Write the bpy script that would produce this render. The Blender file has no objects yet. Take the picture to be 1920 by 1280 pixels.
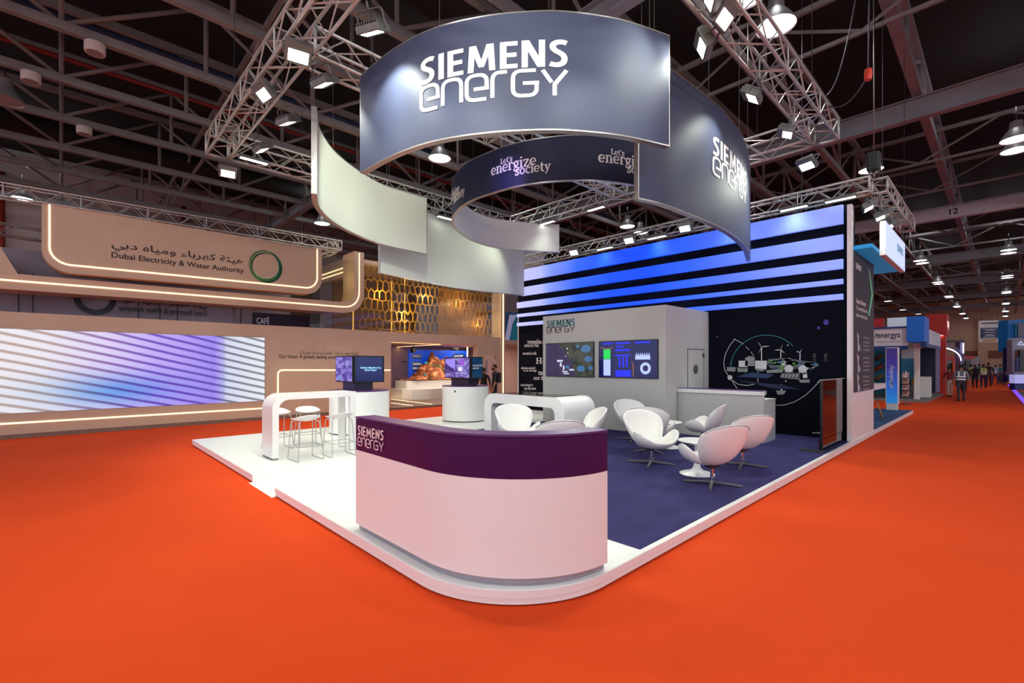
import bpy, bmesh, math, random, unicodedata
from mathutils import Vector, Matrix, Quaternion, Euler
random.seed(7)
SC = bpy.context.scene
COL = SC.collection
PI = math.pi
R = math.radians

# ------------------------------------------------------------------ materials
def lin(c):
    if isinstance(c, str):
        c = c.lstrip('#'); c = [int(c[i:i+2], 16) / 255 for i in (0, 2, 4)]
    return tuple((x / 12.92 if x <= .04045 else ((x + .055) / 1.055) ** 2.4) for x in c)

MATS = {}
def mat(name, col, rough=.5, metal=0., emit=0., noise=.05, scale=14., spec=.5, bump=0., coat=0., ecol=None, stretch=None):
    """Principled material with a procedural noise variation of colour (and bump)."""
    if name in MATS: return MATS[name]
    m = bpy.data.materials.new(name); m.use_nodes = True
    nt = m.node_tree; b = nt.nodes['Principled BSDF']
    c = lin(col)
    b.inputs['Roughness'].default_value = rough
    b.inputs['Metallic'].default_value = metal
    b.inputs['Specular IOR Level'].default_value = spec
    b.inputs['Coat Weight'].default_value = coat
    tc = nt.nodes.new('ShaderNodeTexCoord')
    mp = nt.nodes.new('ShaderNodeMapping')
    nt.links.new(tc.outputs['Object'], mp.inputs['Vector'])
    if stretch: mp.inputs['Scale'].default_value = stretch
    n = nt.nodes.new('ShaderNodeTexNoise'); n.inputs['Scale'].default_value = scale; n.inputs['Detail'].default_value = 4
    nt.links.new(mp.outputs['Vector'], n.inputs['Vector'])
    r = nt.nodes.new('ShaderNodeValToRGB')
    r.color_ramp.elements[0].position = .3; r.color_ramp.elements[1].position = .7
    r.color_ramp.elements[0].color = tuple(x * (1 - noise) for x in c) + (1,)
    r.color_ramp.elements[1].color = tuple(min(1, x * (1 + noise)) for x in c) + (1,)
    nt.links.new(n.outputs['Fac'], r.inputs['Fac'])
    nt.links.new(r.outputs['Color'], b.inputs['Base Color'])
    if emit:
        b.inputs['Emission Color'].default_value = (lin(ecol) if ecol else c) + (1,)
        b.inputs['Emission Strength'].default_value = emit
    if bump:
        bp = nt.nodes.new('ShaderNodeBump'); bp.inputs['Strength'].default_value = bump; bp.inputs['Distance'].default_value = .01
        nt.links.new(n.outputs['Fac'], bp.inputs['Height']); nt.links.new(bp.outputs['Normal'], b.inputs['Normal'])
    MATS[name] = m
    return m

def ramp_set(r, stops):
    els = r.color_ramp.elements
    while len(els) > 1: els.remove(els[-1])
    els[0].position = stops[0][0]; els[0].color = lin(stops[0][1]) + (1,)
    for p, c in stops[1:]:
        e = els.new(p); e.color = lin(c) + (1,)

def mat_axis_ramp(name, axis, lo, hi, stops, emit=0., rough=.5):
    """Colour runs along one world axis of the thing itself (a printed or lit gradient)."""
    if name in MATS: return MATS[name]
    m = bpy.data.materials.new(name); m.use_nodes = True
    nt = m.node_tree; b = nt.nodes['Principled BSDF']; b.inputs['Roughness'].default_value = rough
    tc = nt.nodes.new('ShaderNodeTexCoord'); sx = nt.nodes.new('ShaderNodeSeparateXYZ')
    nt.links.new(tc.outputs['Object'], sx.inputs[0])
    mr = nt.nodes.new('ShaderNodeMapRange'); mr.inputs[1].default_value = lo; mr.inputs[2].default_value = hi
    nt.links.new(sx.outputs['XYZ'.index(axis)], mr.inputs[0])
    r = nt.nodes.new('ShaderNodeValToRGB'); ramp_set(r, stops)
    nt.links.new(mr.outputs[0], r.inputs['Fac'])
    nt.links.new(r.outputs['Color'], b.inputs['Base Color'])
    if emit:
        nt.links.new(r.outputs['Color'], b.inputs['Emission Color']); b.inputs['Emission Strength'].default_value = emit
    MATS[name] = m
    return m

# ------------------------------------------------------------------ mesh builder
def norm(v): return Vector(v).normalized()

class MB:
    def __init__(s): s.v = []; s.f = []; s.mi = []; s.m = 0; s.sm = []
    def add(s, vs, fs, smooth=False):
        o = len(s.v); s.v.extend(Vector(p) for p in vs)
        for f in fs: s.f.append([o + i for i in f]); s.mi.append(s.m); s.sm.append(smooth)
        return s
    def box(s, x0, x1, y0, y1, z0, z1):
        return s.add([(x0,y0,z0),(x1,y0,z0),(x1,y1,z0),(x0,y1,z0),(x0,y0,z1),(x1,y0,z1),(x1,y1,z1),(x0,y1,z1)],
                     [(3,2,1,0),(4,5,6,7),(0,1,5,4),(1,2,6,5),(2,3,7,6),(3,0,4,7)])
    def obox(s, c, ux, uy, uz, hx, hy, hz):
        c = Vector(c); ux, uy, uz = Vector(ux)*hx, Vector(uy)*hy, Vector(uz)*hz
        p = [c+a*ux+b*uy+d*uz for d in (-1,1) for a,b in ((-1,-1),(1,-1),(1,1),(-1,1))]
        return s.add(p, [(3,2,1,0),(4,5,6,7),(0,1,5,4),(1,2,6,5),(2,3,7,6),(3,0,4,7)])
    def rect(s, o, u, v):
        o, u, v = Vector(o), Vector(u), Vector(v)
        return s.add([o, o+u, o+u+v, o+v], [(0,1,2,3)])
    def poly(s, pts): return s.add(pts, [tuple(range(len(pts)))])
    def prism(s, pts, d):
        """closed outline pts swept by vector d"""
        d = Vector(d); n = len(pts); a = [Vector(p) for p in pts]
        return s.add(a + [p + d for p in a], [tuple(range(n-1,-1,-1)), tuple(range(n,2*n))] + [(i,(i+1)%n,n+(i+1)%n,n+i) for i in range(n)])
    def tube(s, p, q, r, n=8, r2=None, cap=True):
        p, q = Vector(p), Vector(q); d = q - p
        if d.length < 1e-6: return s
        d.normalize(); u = d.orthogonal().normalized(); w = d.cross(u); r2 = r if r2 is None else r2
        vs = [p + (u*math.cos(2*PI*i/n) + w*math.sin(2*PI*i/n))*r for i in range(n)] + [q + (u*math.cos(2*PI*i/n) + w*math.sin(2*PI*i/n))*r2 for i in range(n)]
        fs = [(i,(i+1)%n,n+(i+1)%n,n+i) for i in range(n)]
        s.add(vs, fs, n > 5)
        if cap: s.add(vs, [tuple(range(n-1,-1,-1)), tuple(range(n,2*n))])
        return s
    def path(s, pts, r, n=8, closed=False):
        pts = [Vector(p) for p in pts]; N = len(pts); rings = []
        u = None
        for i, p in enumerate(pts):
            a = pts[(i-1) % N] if (closed or i > 0) else p
            b = pts[(i+1) % N] if (closed or i < N-1) else p
            d = (b - a).normalized()
            if u is None: u = d.orthogonal().normalized()
            u = (u - d*u.dot(d)).normalized(); w = d.cross(u)
            rings.append([p + (u*math.cos(2*PI*k/n) + w*math.sin(2*PI*k/n))*r for k in range(n)])
        vs = [v for g in rings for v in g]; fs = []
        for i in range(N if closed else N-1):
            j = (i+1) % N
            for k in range(n): fs.append((i*n+k, i*n+(k+1)%n, j*n+(k+1)%n, j*n+k))
        if not closed: fs += [tuple(range(n-1,-1,-1)), tuple((N-1)*n+k for k in range(n))]
        return s.add(vs, fs, True)
    def lathe(s, prof, c=(0,0,0), n=32, axis='z', smooth=True, a0=0, a1=2*PI):
        c = Vector(c); full = abs(a1-a0-2*PI) < 1e-4; N = n if full else n+1; vs = []
        for i in range(N):
            a = a0 + (a1-a0)*i/n
            for r, z in prof: vs.append(c + Vector((r*math.cos(a), r*math.sin(a), z)))
        m = len(prof); fs = []
        for i in range(n):
            j = (i+1) % N
            for k in range(m-1):
                f = [i*m+k, j*m+k, j*m+k+1, i*m+k+1]
                if prof[k][0] < 1e-6: f = [i*m+k, j*m+k+1, i*m+k+1]
                elif prof[k+1][0] < 1e-6: f = [i*m+k, j*m+k, i*m+k+1]
                fs.append(tuple(f))
        return s.add(vs, fs, smooth)
    def strip(s, line, up, smooth=True):
        """open ribbon: polyline line swept by vector up"""
        line = [Vector(p) for p in line]; n = len(line); up = Vector(up)
        return s.add(line + [p+up for p in line], [(i,i+1,n+i+1,n+i) for i in range(n-1)], smooth)
    def band(s, inner, outer, z0, z1, closed=False):
        """solid wall between two plan polylines"""
        n = len(inner); vs = []
        for p in (inner, outer):
            for z in (z0, z1): vs += [(a[0], a[1], z) for a in p]
        fs = []
        for i in range(n if closed else n-1):
            j = (i+1) % n
            fs += [(i,n+i,n+j,j),(2*n+i,2*n+j,3*n+j,3*n+i),(n+i,3*n+i,3*n+j,n+j),(i,j,2*n+j,2*n+i)]
        if not closed: fs += [(0,2*n,3*n,n),(n-1,2*n-1,4*n-1,3*n-1)]
        return s.add(vs, fs)
    def grid(s, P, smooth=True, wrap=False):
        h, w = len(P), len(P[0]); vs = [p for row in P for p in row]; fs = []
        for i in range(h-1):
            for j in range(w if wrap else w-1):
                k = (j+1) % w
                fs.append((i*w+j, i*w+k, (i+1)*w+k, (i+1)*w+j))
        return s.add(vs, fs, smooth)
    def build(s, name, m, parent=None, world=True, loc=None, weld=True, bevel=0., sharp=35, solid=0., subd=0):
        me = bpy.data.meshes.new(name)
        off = Vector((0,0,0))
        if parent is not None and world:
            q = parent
            while q is not None: off = off + q.location; q = q.parent
        if loc is not None: off = Vector(loc)
        me.from_pydata([tuple(p - off) for p in s.v], [], s.f)
        for x in (m if isinstance(m, (list, tuple)) else [m]): me.materials.append(x)
        me.polygons.foreach_set('material_index', s.mi)
        me.polygons.foreach_set('use_smooth', s.sm)
        bm = bmesh.new(); bm.from_mesh(me)
        if weld: bmesh.ops.remove_doubles(bm, verts=bm.verts, dist=1e-5)
        bmesh.ops.recalc_face_normals(bm, faces=bm.faces)
        if bevel:
            es = [e for e in bm.edges if len(e.link_faces) == 2 and e.calc_face_angle(0) > R(40)]
            bmesh.ops.bevel(bm, geom=es, offset=bevel, segments=2, affect='EDGES', profile=.6, clamp_overlap=True)
        for e in bm.edges:
            if len(e.link_faces) == 2 and e.calc_face_angle(0) > R(sharp): e.smooth = False
        bm.to_mesh(me); bm.free()
        o = bpy.data.objects.new(name, me); COL.objects.link(o)
        if solid:
            md = o.modifiers.new('thick', 'SOLIDIFY'); md.thickness = solid; md.offset = 0
        if subd:
            md = o.modifiers.new('smooth', 'SUBSURF'); md.levels = md.render_levels = subd
        if solid or subd:          # apply, so that copies share one finished mesh
            bpy.context.view_layer.update()
            me2 = bpy.data.meshes.new_from_object(o.evaluated_get(bpy.context.evaluated_depsgraph_get())); me2.name = name
            o.modifiers.clear(); o.data = me2; bpy.data.meshes.remove(me)
        if parent is not None: o.parent = parent
        elif loc is not None: o.location = off
        return o

def tag(o, label=None, cat=None, group=None, kind=None):
    if label: o['label'] = label
    if cat: o['category'] = cat
    if group: o['group'] = group
    if kind: o['kind'] = kind
    return o
def thing(name, label, cat, loc=(0,0,0), rotz=0., group=None, kind=None):
    o = bpy.data.objects.new(name, None); COL.objects.link(o); o.empty_display_size = .1
    o.location = loc; o.rotation_euler = (0,0,rotz)
    return tag(o, label, cat, group, kind)
def struct(o, label=None): return tag(o, label, kind='structure')
def dup(root, loc, rotz=0., label=None, group=None, rot=None):
    r = root.copy(); COL.objects.link(r); r.location = loc
    if rot is not None: r.rotation_mode = 'QUATERNION'; r.rotation_quaternion = rot
    else: r.rotation_euler = (0,0,rotz)
    if label: r['label'] = label
    if group: r['group'] = group
    def rec(a, b):
        for ch in [x for x in COL.objects if x.parent == a]:
            c = ch.copy(); COL.objects.link(c); c.parent = b
            rec(ch, c)
    rec(root, r)
    return r

# ------------------------------------------------------------------ lettering
AR = {}
for cp in list(range(0xFE80, 0xFEFD)):
    d = unicodedata.decomposition(chr(cp)).split()
    if len(d) == 2: AR.setdefault(chr(int(d[1], 16)), {})[d[0].strip('<>')] = chr(cp)
def arabic(t):
    out = []
    for i, c in enumerate(t):
        f = AR.get(c)
        if not f: out.append(c); continue
        p = AR.get(t[i-1]) if i else None; n = AR.get(t[i+1]) if i+1 < len(t) else None
        jp = bool(p and 'initial' in p and 'final' in f); jn = bool(n and 'initial' in f and 'final' in n)
        k = 'medial' if jp and jn else 'final' if jp else 'initial' if jn else 'isolated'
        out.append(f.get(k, f['isolated']))
    return ''.join(reversed(out))
TXT = {}
def text2d(body, bold=0., space=1., align='LEFT', line=1.):
    key = (body, bold, space, align, line)
    if key in TXT: return TXT[key]
    c = bpy.data.curves.new('t', 'FONT'); c.body = body; c.offset = bold; c.space_character = space; c.align_x = align
    c.space_line = line; c.resolution_u = 3
    o = bpy.data.objects.new('t', c); COL.objects.link(o)
    bpy.context.view_layer.update()
    me = bpy.data.meshes.new_from_object(o.evaluated_get(bpy.context.evaluated_depsgraph_get()))
    vs = [(v.co.x, v.co.y) for v in me.vertices]; fs = [tuple(p.vertices) for p in me.polygons]
    bpy.data.objects.remove(o); bpy.data.curves.remove(c); bpy.data.meshes.remove(me)
    x0 = min(v[0] for v in vs); x1 = max(v[0] for v in vs); y0 = min(v[1] for v in vs); y1 = max(v[1] for v in vs)
    TXT[key] = ([((x-x0)/(x1-x0), (y-y0)/(y1-y0)) for x, y in vs], fs)
    return TXT[key]
def put_text(mb, t2, fn):
    vs, fs = t2
    return mb.add([fn(u, v) for u, v in vs], fs)
def flat(o, u, v):
    o, u, v = Vector(o), Vector(u), Vector(v)
    return lambda a, b: o + u*a + v*b
def stroke2d(paths, w):
    """paths: list of polylines (2D) drawn with stroke width w -> (verts, faces)"""
    vs, fs = [], []
    for p in paths:
        p = [Vector((a, b)) for a, b in p]; n = len(p); o = len(vs)
        for i, q in enumerate(p):
            d0 = (q - p[i-1]).normalized() if i else (p[1]-q).normalized()
            d1 = (p[i+1] - q).normalized() if i < n-1 else d0
            t = (d0 + d1); t = t.normalized() if t.length > 1e-6 else d0
            nr = Vector((-t.y, t.x)); k = 1 / max(.7, abs(nr.dot(Vector((-d0.y, d0.x)))))
            vs += [tuple(q + nr*w/2*k), tuple(q - nr*w/2*k)]
        fs += [(o+2*i, o+2*i+1, o+2*i+3, o+2*i+2) for i in range(n-1)]
    return vs, fs
def rnd(pts, r, n=6):
    """polyline with rounded corners"""
    out = [pts[0]]
    for i in range(1, len(pts)-1):
        a, b, c = Vector(pts[i-1]), Vector(pts[i]), Vector(pts[i+1])
        p = b + (a-b).normalized()*min(r, (a-b).length*.5); q = b + (c-b).normalized()*min(r, (c-b).length*.5)
        for k in range(n+1):
            t = k/n; out.append(tuple((1-t)**2*p + 2*t*(1-t)*b + t*t*q))
    out.append(pts[-1])
    return out
def energy2d():
    """the thin rounded lettering of the word below SIEMENS, in a 1 x 1 box"""
    h = .80; w = .062; r = .30; g = w/2
    L = [('e', .72), ('n', .70), ('e', .72), ('r', .50), ('G', .80), ('Y', .80)]
    gap = .20; x = 0.; P = []
    for c, ww in L:
        a, b = x, x+ww
        if c == 'e': P += [rnd([(b, .40), (b, 1), (a, 1), (a, 0), (b-.02, 0)], r), [(a+.26, .44), (b+.08, .44)]]
        if c == 'n': P.append(rnd([(a, 0), (a, 1), (b, 1), (b, 0)], r))
        if c == 'r': P.append(rnd([(a, 0), (a, 1), (b, 1)], r))
        if c == 'G': P += [rnd([(b-.03, 1), (a, 1), (a, 0), (b, 0), (b, .54)], r), [(a+.34, .5), (b+.08, .5)]]
        if c == 'Y': P += [[(a, 1), (a+.30, .50)], [(b, 1), (a+.40, .42), (a+.40, -.02)]]
        x = b + gap
    W = x - gap
    vs, fs = stroke2d(P, .142)
    return [(u/W, v) for u, v in vs], fs
ENERGY = energy2d()
def heavy2d():
    """the heavy upper word, drawn letter by letter in a 1 x 1 box"""
    V, F = [], []; x = 0.; s = .185; g = .115
    def quad(*p): o = len(V); V.extend(p); F.append(tuple(range(o, o+len(p))))
    def rect(a, b, c, d): quad((a, c), (b, c), (b, d), (a, d))
    for c in 'SIEMENS':
        if c == 'I': w_ = s; rect(x, x+s, 0, 1)
        elif c == 'E':
            w_ = .50; rect(x, x+s, 0, 1)
            for z in (0, .42, .84): rect(x+s, x+w_-(.03 if z == .42 else 0), z, z+.16)
        elif c == 'M':
            w_ = .86
            quad((x+.02, 0), (x+.02+s*.95, 0), (x+.09+s*.85, 1), (x+.07, 1)); quad((x+w_-.02-s*.95, 0), (x+w_-.02, 0), (x+w_-.07, 1), (x+w_-.09-s*.85, 1))
            quad((x+.085, 1), (x+.085+s*1.02, 1), (x+w_/2+.075, .16), (x+w_/2-.075, .16)); quad((x+w_-.085-s*1.02, 1), (x+w_-.085, 1), (x+w_/2+.075, .16), (x+w_/2-.075, .16))
        elif c == 'N':
            w_ = .66; rect(x, x+s*.95, 0, 1); rect(x+w_-s*.95, x+w_, 0, 1); quad((x, 1), (x+s*1.15, 1), (x+w_, 0), (x+w_-s*1.15, 0))
        else:
            w_ = .53
            q = [(w_-.045, .885), (.37, .925), (.22, .905), (.115, .83), (.10, .71), (.165, .61), (.28, .53), (.385, .44), (.425, .32), (.39, .17), (.27, .085), (.13, .08), (.02, .12)]
            Q = [(2*q[0][0]-q[1][0], 2*q[0][1]-q[1][1])] + q + [(2*q[-1][0]-q[-2][0], 2*q[-1][1]-q[-2][1])]; p = []
            for i in range(1, len(Q)-2):
                for t_ in (0, .25, .5, .75): p.append(tuple(.5*(2*Q[i][k] + (Q[i+1][k]-Q[i-1][k])*t_ + (2*Q[i-1][k]-5*Q[i][k]+4*Q[i+1][k]-Q[i+2][k])*t_**2 + (3*Q[i][k]-Q[i-1][k]-3*Q[i+1][k]+Q[i+2][k])*t_**3) for k in (0, 1)))
            p.append(q[-1])
            vs, fs = stroke2d([[(x+a, b) for a, b in p]], .175); o = len(V); V += vs; F += [tuple(i+o for i in f) for f in fs]
        x += w_ + g
    W = x - g
    return [(a/W, b) for a, b in V], F
HEAVY = heavy2d()
def siemens_logo(mb, fn, cap=.47, low=.40):
    """two-line wordmark in the unit box mapped by fn(u,v)"""
    put_text(mb, HEAVY, lambda u, v: fn(u, 1-cap + v*cap))
    put_text(mb, ENERGY, lambda u, v: fn(u*.985+.005, .03 + v*low))

# a small slab-serif alphabet, drawn with strokes: thick stems, thin joins
def serif2d(word):
    T, t = .15, .075
    x = 0.; V, F = [], []
    def S(paths, w):
        vs, fs = stroke2d([[(px+x, py) for px, py in p] for p in paths], w)
        o = len(V); V.extend(vs); F.extend([tuple(i+o for i in f) for f in fs])
    def arc(cx, cy, rx, ry, a0, a1, n=14): return [(cx+rx*math.cos(R(a0+(a1-a0)*i/n)), cy+ry*math.sin(R(a0+(a1-a0)*i/n))) for i in range(n+1)]
    X = .66
    for c in word:
        if c == 'e':
            S([arc(.27, X/2, .22, X/2-.04, 0, 320)], t*1.25); S([[(.07, X/2), (.50, X/2)]], t); S([arc(.27, X/2, .21, X/2-.05, 120, 240)], T); a = .56
        elif c == 'n':
            S([[(.14, 0), (.14, X)], [(.47, 0), (.47, X-.2)]], T); S([arc(.305, X-.2, .165, .16, 180, 0)], t*1.3); S([[(.0, X-.035), (.14, X-.035)], [(.0, .035), (.27, .035)], [(.35, .035), (.61, .035)]], t); a = .64
        elif c == 'r':
            S([[(.14, 0), (.14, X)]], T); S([arc(.31, X-.2, .17, .16, 180, 60)], t*1.3); S([[(.38, X-.16), (.46, X-.06)]], T); S([[(.0, X-.035), (.14, X-.035)], [(.0, .035), (.30, .035)]], t); a = .48
        elif c == 'g':
            S([arc(.25, X-.23, .16, .19, 0, 360)], T*.85); S([[(.34, X-.08), (.50, X-.03)]], t*1.2); S([rnd([(.14, .26), (.09, .13), (.42, .09), (.50, -.08), (.27, -.24), (.02, -.12), (.12, .04)], .12)], t*1.3); a = .55
        elif c == 'i':
            S([[(.14, 0), (.14, X)]], T); S([[(.0, X-.035), (.14, X-.035)], [(.0, .035), (.28, .035)]], t); S([[(.06, .86), (.22, .86)]], T); a = .31
        elif c == 'z':
            S([[(.09, X-.05), (.45, X-.05)], [(.04, .05), (.47, .05)], [(.06, X-.18), (.06, X)], [(.45, 0), (.45, .19)]], t*1.2); S([[(.42, X-.06), (.09, .06)]], T*.9); a = .53
        elif c == 's':
            S([rnd([(.40, X-.15), (.36, X-.04), (.22, X-.03), (.08, X-.14), (.12, X-.28), (.34, .28), (.40, .14), (.24, .03), (.09, .05), (.05, .18)], .1)], T*.85); S([[(.41, X-.2), (.41, X)], [(.05, 0), (.05, .2)]], t); a = .48
        elif c == 'o':
            S([arc(.27, X/2, .21, X/2-.04, 0, 360)], t*1.5); S([arc(.27, X/2, .2, X/2-.06, 120, 240), arc(.27, X/2, .2, X/2-.06, -60, 60)], T); a = .57
        elif c == 'c':
            S([arc(.27, X/2, .21, X/2-.04, 50, 320)], t*1.4); S([arc(.27, X/2, .2, X/2-.06, 110, 250)], T); S([[(.41, X-.2), (.41, X-.02)]], t*1.4); a = .52
        elif c == 't':
            S([[(.16, .12), (.16, .86)]], T); S([[(.02, X-.035), (.36, X-.035)]], t); S([arc(.28, .14, .12, .11, 180, 330)], t*1.4); a = .41
        elif c == 'y':
            S([[(.11, X-.04), (.29, .06)]], T); S([[(.47, X-.04), (.27, .0), (.17, -.2), (.06, -.18)]], t*1.2); S([[(.0, X-.035), (.24, X-.035)], [(.36, X-.035), (.58, X-.035)]], t); a = .58
        elif c == 'L':
            S([[(.15, 0), (.15, .92)]], T); S([[(.0, .885), (.32, .885)], [(.0, .04), (.52, .04)], [(.5, 0), (.5, .28)]], t); a = .57
        elif c == 'H':
            S([[(.15, 0), (.15, .92)], [(.57, 0), (.57, .92)]], T); S([[(.0, .885), (.3, .885)], [(.42, .885), (.72, .885)], [(.0, .035), (.3, .035)], [(.42, .035), (.72, .035)], [(.15, .47), (.57, .47)]], t); a = .77
        elif c == "'":
            S([[(.09, .92), (.07, .7)]], T*.8); a = .2
        else: a = .3
        x += a
    return [(px/x, py) for px, py in V], F, x
# ------------------------------------------------------------------ camera
YAW = math.atan2(925, 884)
cam = bpy.data.cameras.new('camera'); co = bpy.data.objects.new('camera', cam); COL.objects.link(co)
co.location = (0, 0, 1.70); co.rotation_euler = (PI/2, 0, YAW - PI/2)
cam.sensor_width = 36; cam.lens = 884/1920*36; cam.shift_y = 42/1920; cam.clip_end = 400
SC.camera = co
SC.view_settings.view_transform = 'Standard'; SC.view_settings.look = 'None'; SC.view_settings.gamma = 1
SC.view_settings.use_curve_mapping = False
SC.view_settings.exposure = 0.0
w = bpy.data.worlds.new('hall_ambient_fill'); SC.world = w; w.use_nodes = True
w.node_tree.nodes['Background'].inputs[0].default_value = (.83, .85, 1.0, 1); w.node_tree.nodes['Background'].inputs[1].default_value = 1.4  # ambient fill standing in for light from the rest of the hall

# ------------------------------------------------------------------ palette
M_carpet = mat('orange_carpet', '#e44d1f', .95, noise=.05, scale=.55, spec=.1)
nt = M_carpet.node_tree
n2 = nt.nodes.new('ShaderNodeTexNoise'); n2.inputs['Scale'].default_value = 260
bp = nt.nodes.new('ShaderNodeBump'); bp.inputs['Strength'].default_value = .25; bp.inputs['Distance'].default_value = .004
nt.links.new([n for n in nt.nodes if n.type == 'TEX_COORD'][0].outputs['Object'], n2.inputs['Vector'])
nt.links.new(n2.outputs['Fac'], bp.inputs['Height']); nt.links.new(bp.outputs['Normal'], nt.nodes['Principled BSDF'].inputs['Normal'])
M_white = mat('white_lacquer', '#f3f4f0', .32, noise=.01)
M_whitemat = mat('white_paint', '#eeeee8', .6, noise=.012)
M_whitefloor = mat('white_vinyl', '#f6f7f2', .45, noise=.012, scale=3)
M_leather = mat('white_leather', '#efeee9', .42, noise=.02, scale=40, bump=.03)
M_blue = mat('violet_carpet', '#3e3b68', .95, noise=.16, scale=2.2, spec=.08, stretch=(1, 1.8, 1))
M_purple = mat('plum_lacquer', '#400a4a', .34, noise=.03, spec=.3)
M_purpletop = mat('plum_top', '#5b2a6e', .38, noise=.03)
M_navy = mat('navy_fabric', '#3a415c', .58, noise=.06, scale=200, spec=.4)
M_navydk = mat('navy_wall_print', '#040817', .9, noise=.08, scale=6, spec=.2)
M_bannerwhite = mat('white_banner_fabric', '#d6d8d2', .85, noise=.02, scale=120, spec=.2)
M_alu = mat('aluminium', '#b9b6b0', .35, metal=.85, noise=.06, scale=30)
M_trussalu = mat('truss_aluminium', '#bcc0b8', .42, metal=.45, noise=.1, scale=20)
M_chrome = mat('chrome', '#d8d8da', .12, metal=1, noise=.02)
M_steel = mat('brushed_steel', '#8a8782', .38, metal=.9, noise=.06, scale=60)
M_black = mat('black_plastic', '#0d0d10', .35, noise=.1)
M_blackmat = mat('black_cloth', '#131316', .95, noise=.1, spec=.05)
M_darkgrey = mat('dark_grey_metal', '#33343a', .5, metal=.3, noise=.08)
M_lampgrey = mat('lamp_grey', '#70736f', .45, metal=.4, noise=.06)
M_roof = mat('roof_steel_paint', '#7f7c79', .7, noise=.12, scale=2.5)
M_roofdeck = mat('roof_deck', '#1a1615', .9, noise=.25, scale=2, stretch=(.2, 6, 1))
M_beam = mat('pale_beam_paint', '#8d9196', .65, noise=.08, scale=1.5)
M_duct = mat('duct_black', '#15140f', .8, noise=.2)
M_red = mat('red_pipe_paint', '#8c2a1c', .5, noise=.1)
M_wallgrey = mat('hall_wall_paint', '#b3a4a0', .85, noise=.05, scale=1.2)
M_wallbeige = mat('hall_wall_beige', '#d3b79c', .85, noise=.06, scale=.7)
M_lens = mat('flood_lens', '#fffdf0', .3, emit=14, noise=.01)
M_lensdim = mat('strip_lens', '#f8fbf0', .3, emit=6, noise=.01)
M_bay = mat('high_bay_glow', '#fff2f4', .3, emit=9, noise=.01)
M_led = mat('warm_led_line', '#ffe0b0', .4, emit=2.4, noise=.01, ecol='#ffd9a2')
M_ink = mat('black_ink', '#1a1512', .6, noise=.05)
M_print = mat('white_ink', '#f2f2f0', .6, noise=.02)
M_tan = mat('tan_stand_paint', '#c9b095', .6, noise=.03, scale=1.5)
M_tandark = mat('brown_plinth', '#7d6557', .6, noise=.05)

# ------------------------------------------------------------------ hall shell
m = MB(); m.rect((-22, -32, 0), (140, 0, 0), (0, 68, 0)); struct(m.build('floor', M_carpet), 'orange red exhibition carpet')
m = MB(); m.rect((-22, -32, 12.6), (0, 68, 0), (140, 0, 0)); struct(m.build('ceiling', M_roofdeck), 'dark corrugated roof deck')
m = MB(); m.box(-22, 118, 35.6, 35.9, 0, 12.6); struct(m.build('wall_left', M_wallgrey), 'grey hall wall behind the tan stand')
m = MB(); m.box(112, 112.4, -32, 35.6, 0, 12.6); struct(m.build('wall_far', M_wallbeige), 'beige far hall wall')
# brown band and pilaster of the far wall
m = MB(); m.box(111.9, 112, -6, 6, 2.6, 3.9); struct(m.build('trim_1', mat('brown_band', '#8a5a48', .8)), 'brown band on the far wall')
m = MB(); m.box(111.5, 111.9, 2.0, 3.2, 0, 9); struct(m.build('trim_2', M_wallbeige), 'beige pilaster on the far wall')

# roof joists (along x): bottom chord, top chord, posts and diagonals
JY = [-7.0, -4.0, -1.1, 2.0, 4.9, 7.9, 10.4, 12.9, 15.85, 18.8, 21.75, 24.7, 27.65, 30.6, 33.4]
for i, y in enumerate(JY):
    m = MB(); z0, z1 = 9.8, 11.9
    big = y == 2.0; z0 = 10.5 if y == 2.0 else 9.8
    h = .13 if big else .09
    m.box(-12, 111.5, y-h, y+h, z0, z0+.22 + (.1 if big else 0)); m.box(-12, 111.5, y-.1, y+.1, z1, z1+.2)
    x = -9.
    k = 0
    while x < 80:
        m.tube((x, y, z0+.1), (x, y, z1+.1), .06, 6)
        a, b = ((x, y, z1), (x+3, y, z0+.15)) if k % 2 == 0 else ((x, y, z0+.15), (x+3, y, z1))
        m.tube(a, b, .06, 6)
        x += 3.; k += 1
    struct(m.build('roof_truss', M_beam if big else M_roof), 'brown painted steel roof truss')
# cross beams (along y)
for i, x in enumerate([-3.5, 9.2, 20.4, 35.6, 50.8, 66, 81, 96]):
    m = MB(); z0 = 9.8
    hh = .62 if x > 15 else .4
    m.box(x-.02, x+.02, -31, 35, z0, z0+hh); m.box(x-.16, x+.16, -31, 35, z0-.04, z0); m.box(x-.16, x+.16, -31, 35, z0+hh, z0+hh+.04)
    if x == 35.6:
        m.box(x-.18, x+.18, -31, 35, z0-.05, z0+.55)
    b = struct(m.build('ceiling_beam', M_beam if x != 35.6 else mat('brightened_beam_paint', '#cfd0d4', .6)), 'pale steel cross beam')  # numbered beam: colour lightened in place of light that misses it
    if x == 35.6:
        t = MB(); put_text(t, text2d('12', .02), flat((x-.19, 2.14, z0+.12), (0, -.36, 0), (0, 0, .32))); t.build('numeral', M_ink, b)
for x in (4.2, 14.6, 26, 30.6, 41, 46, 56, 61, 71, 76):
    m = MB(); m.box(x-.05, x+.05, -31, 35, 11.2, 11.35)
    for k in range(11):
        y = -20 + 5*k
        m.tube((x, y, 11.3), (x, y+2.5, 10.1), .045, 5); m.tube((x, y+2.5, 10.1), (x, y+5, 11.3), .045, 5)
    m.box(x-.04, x+.04, -31, 35, 10.02, 10.12)
    struct(m.build('roof_purlin', M_roof), 'steel roof purlin')
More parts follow.
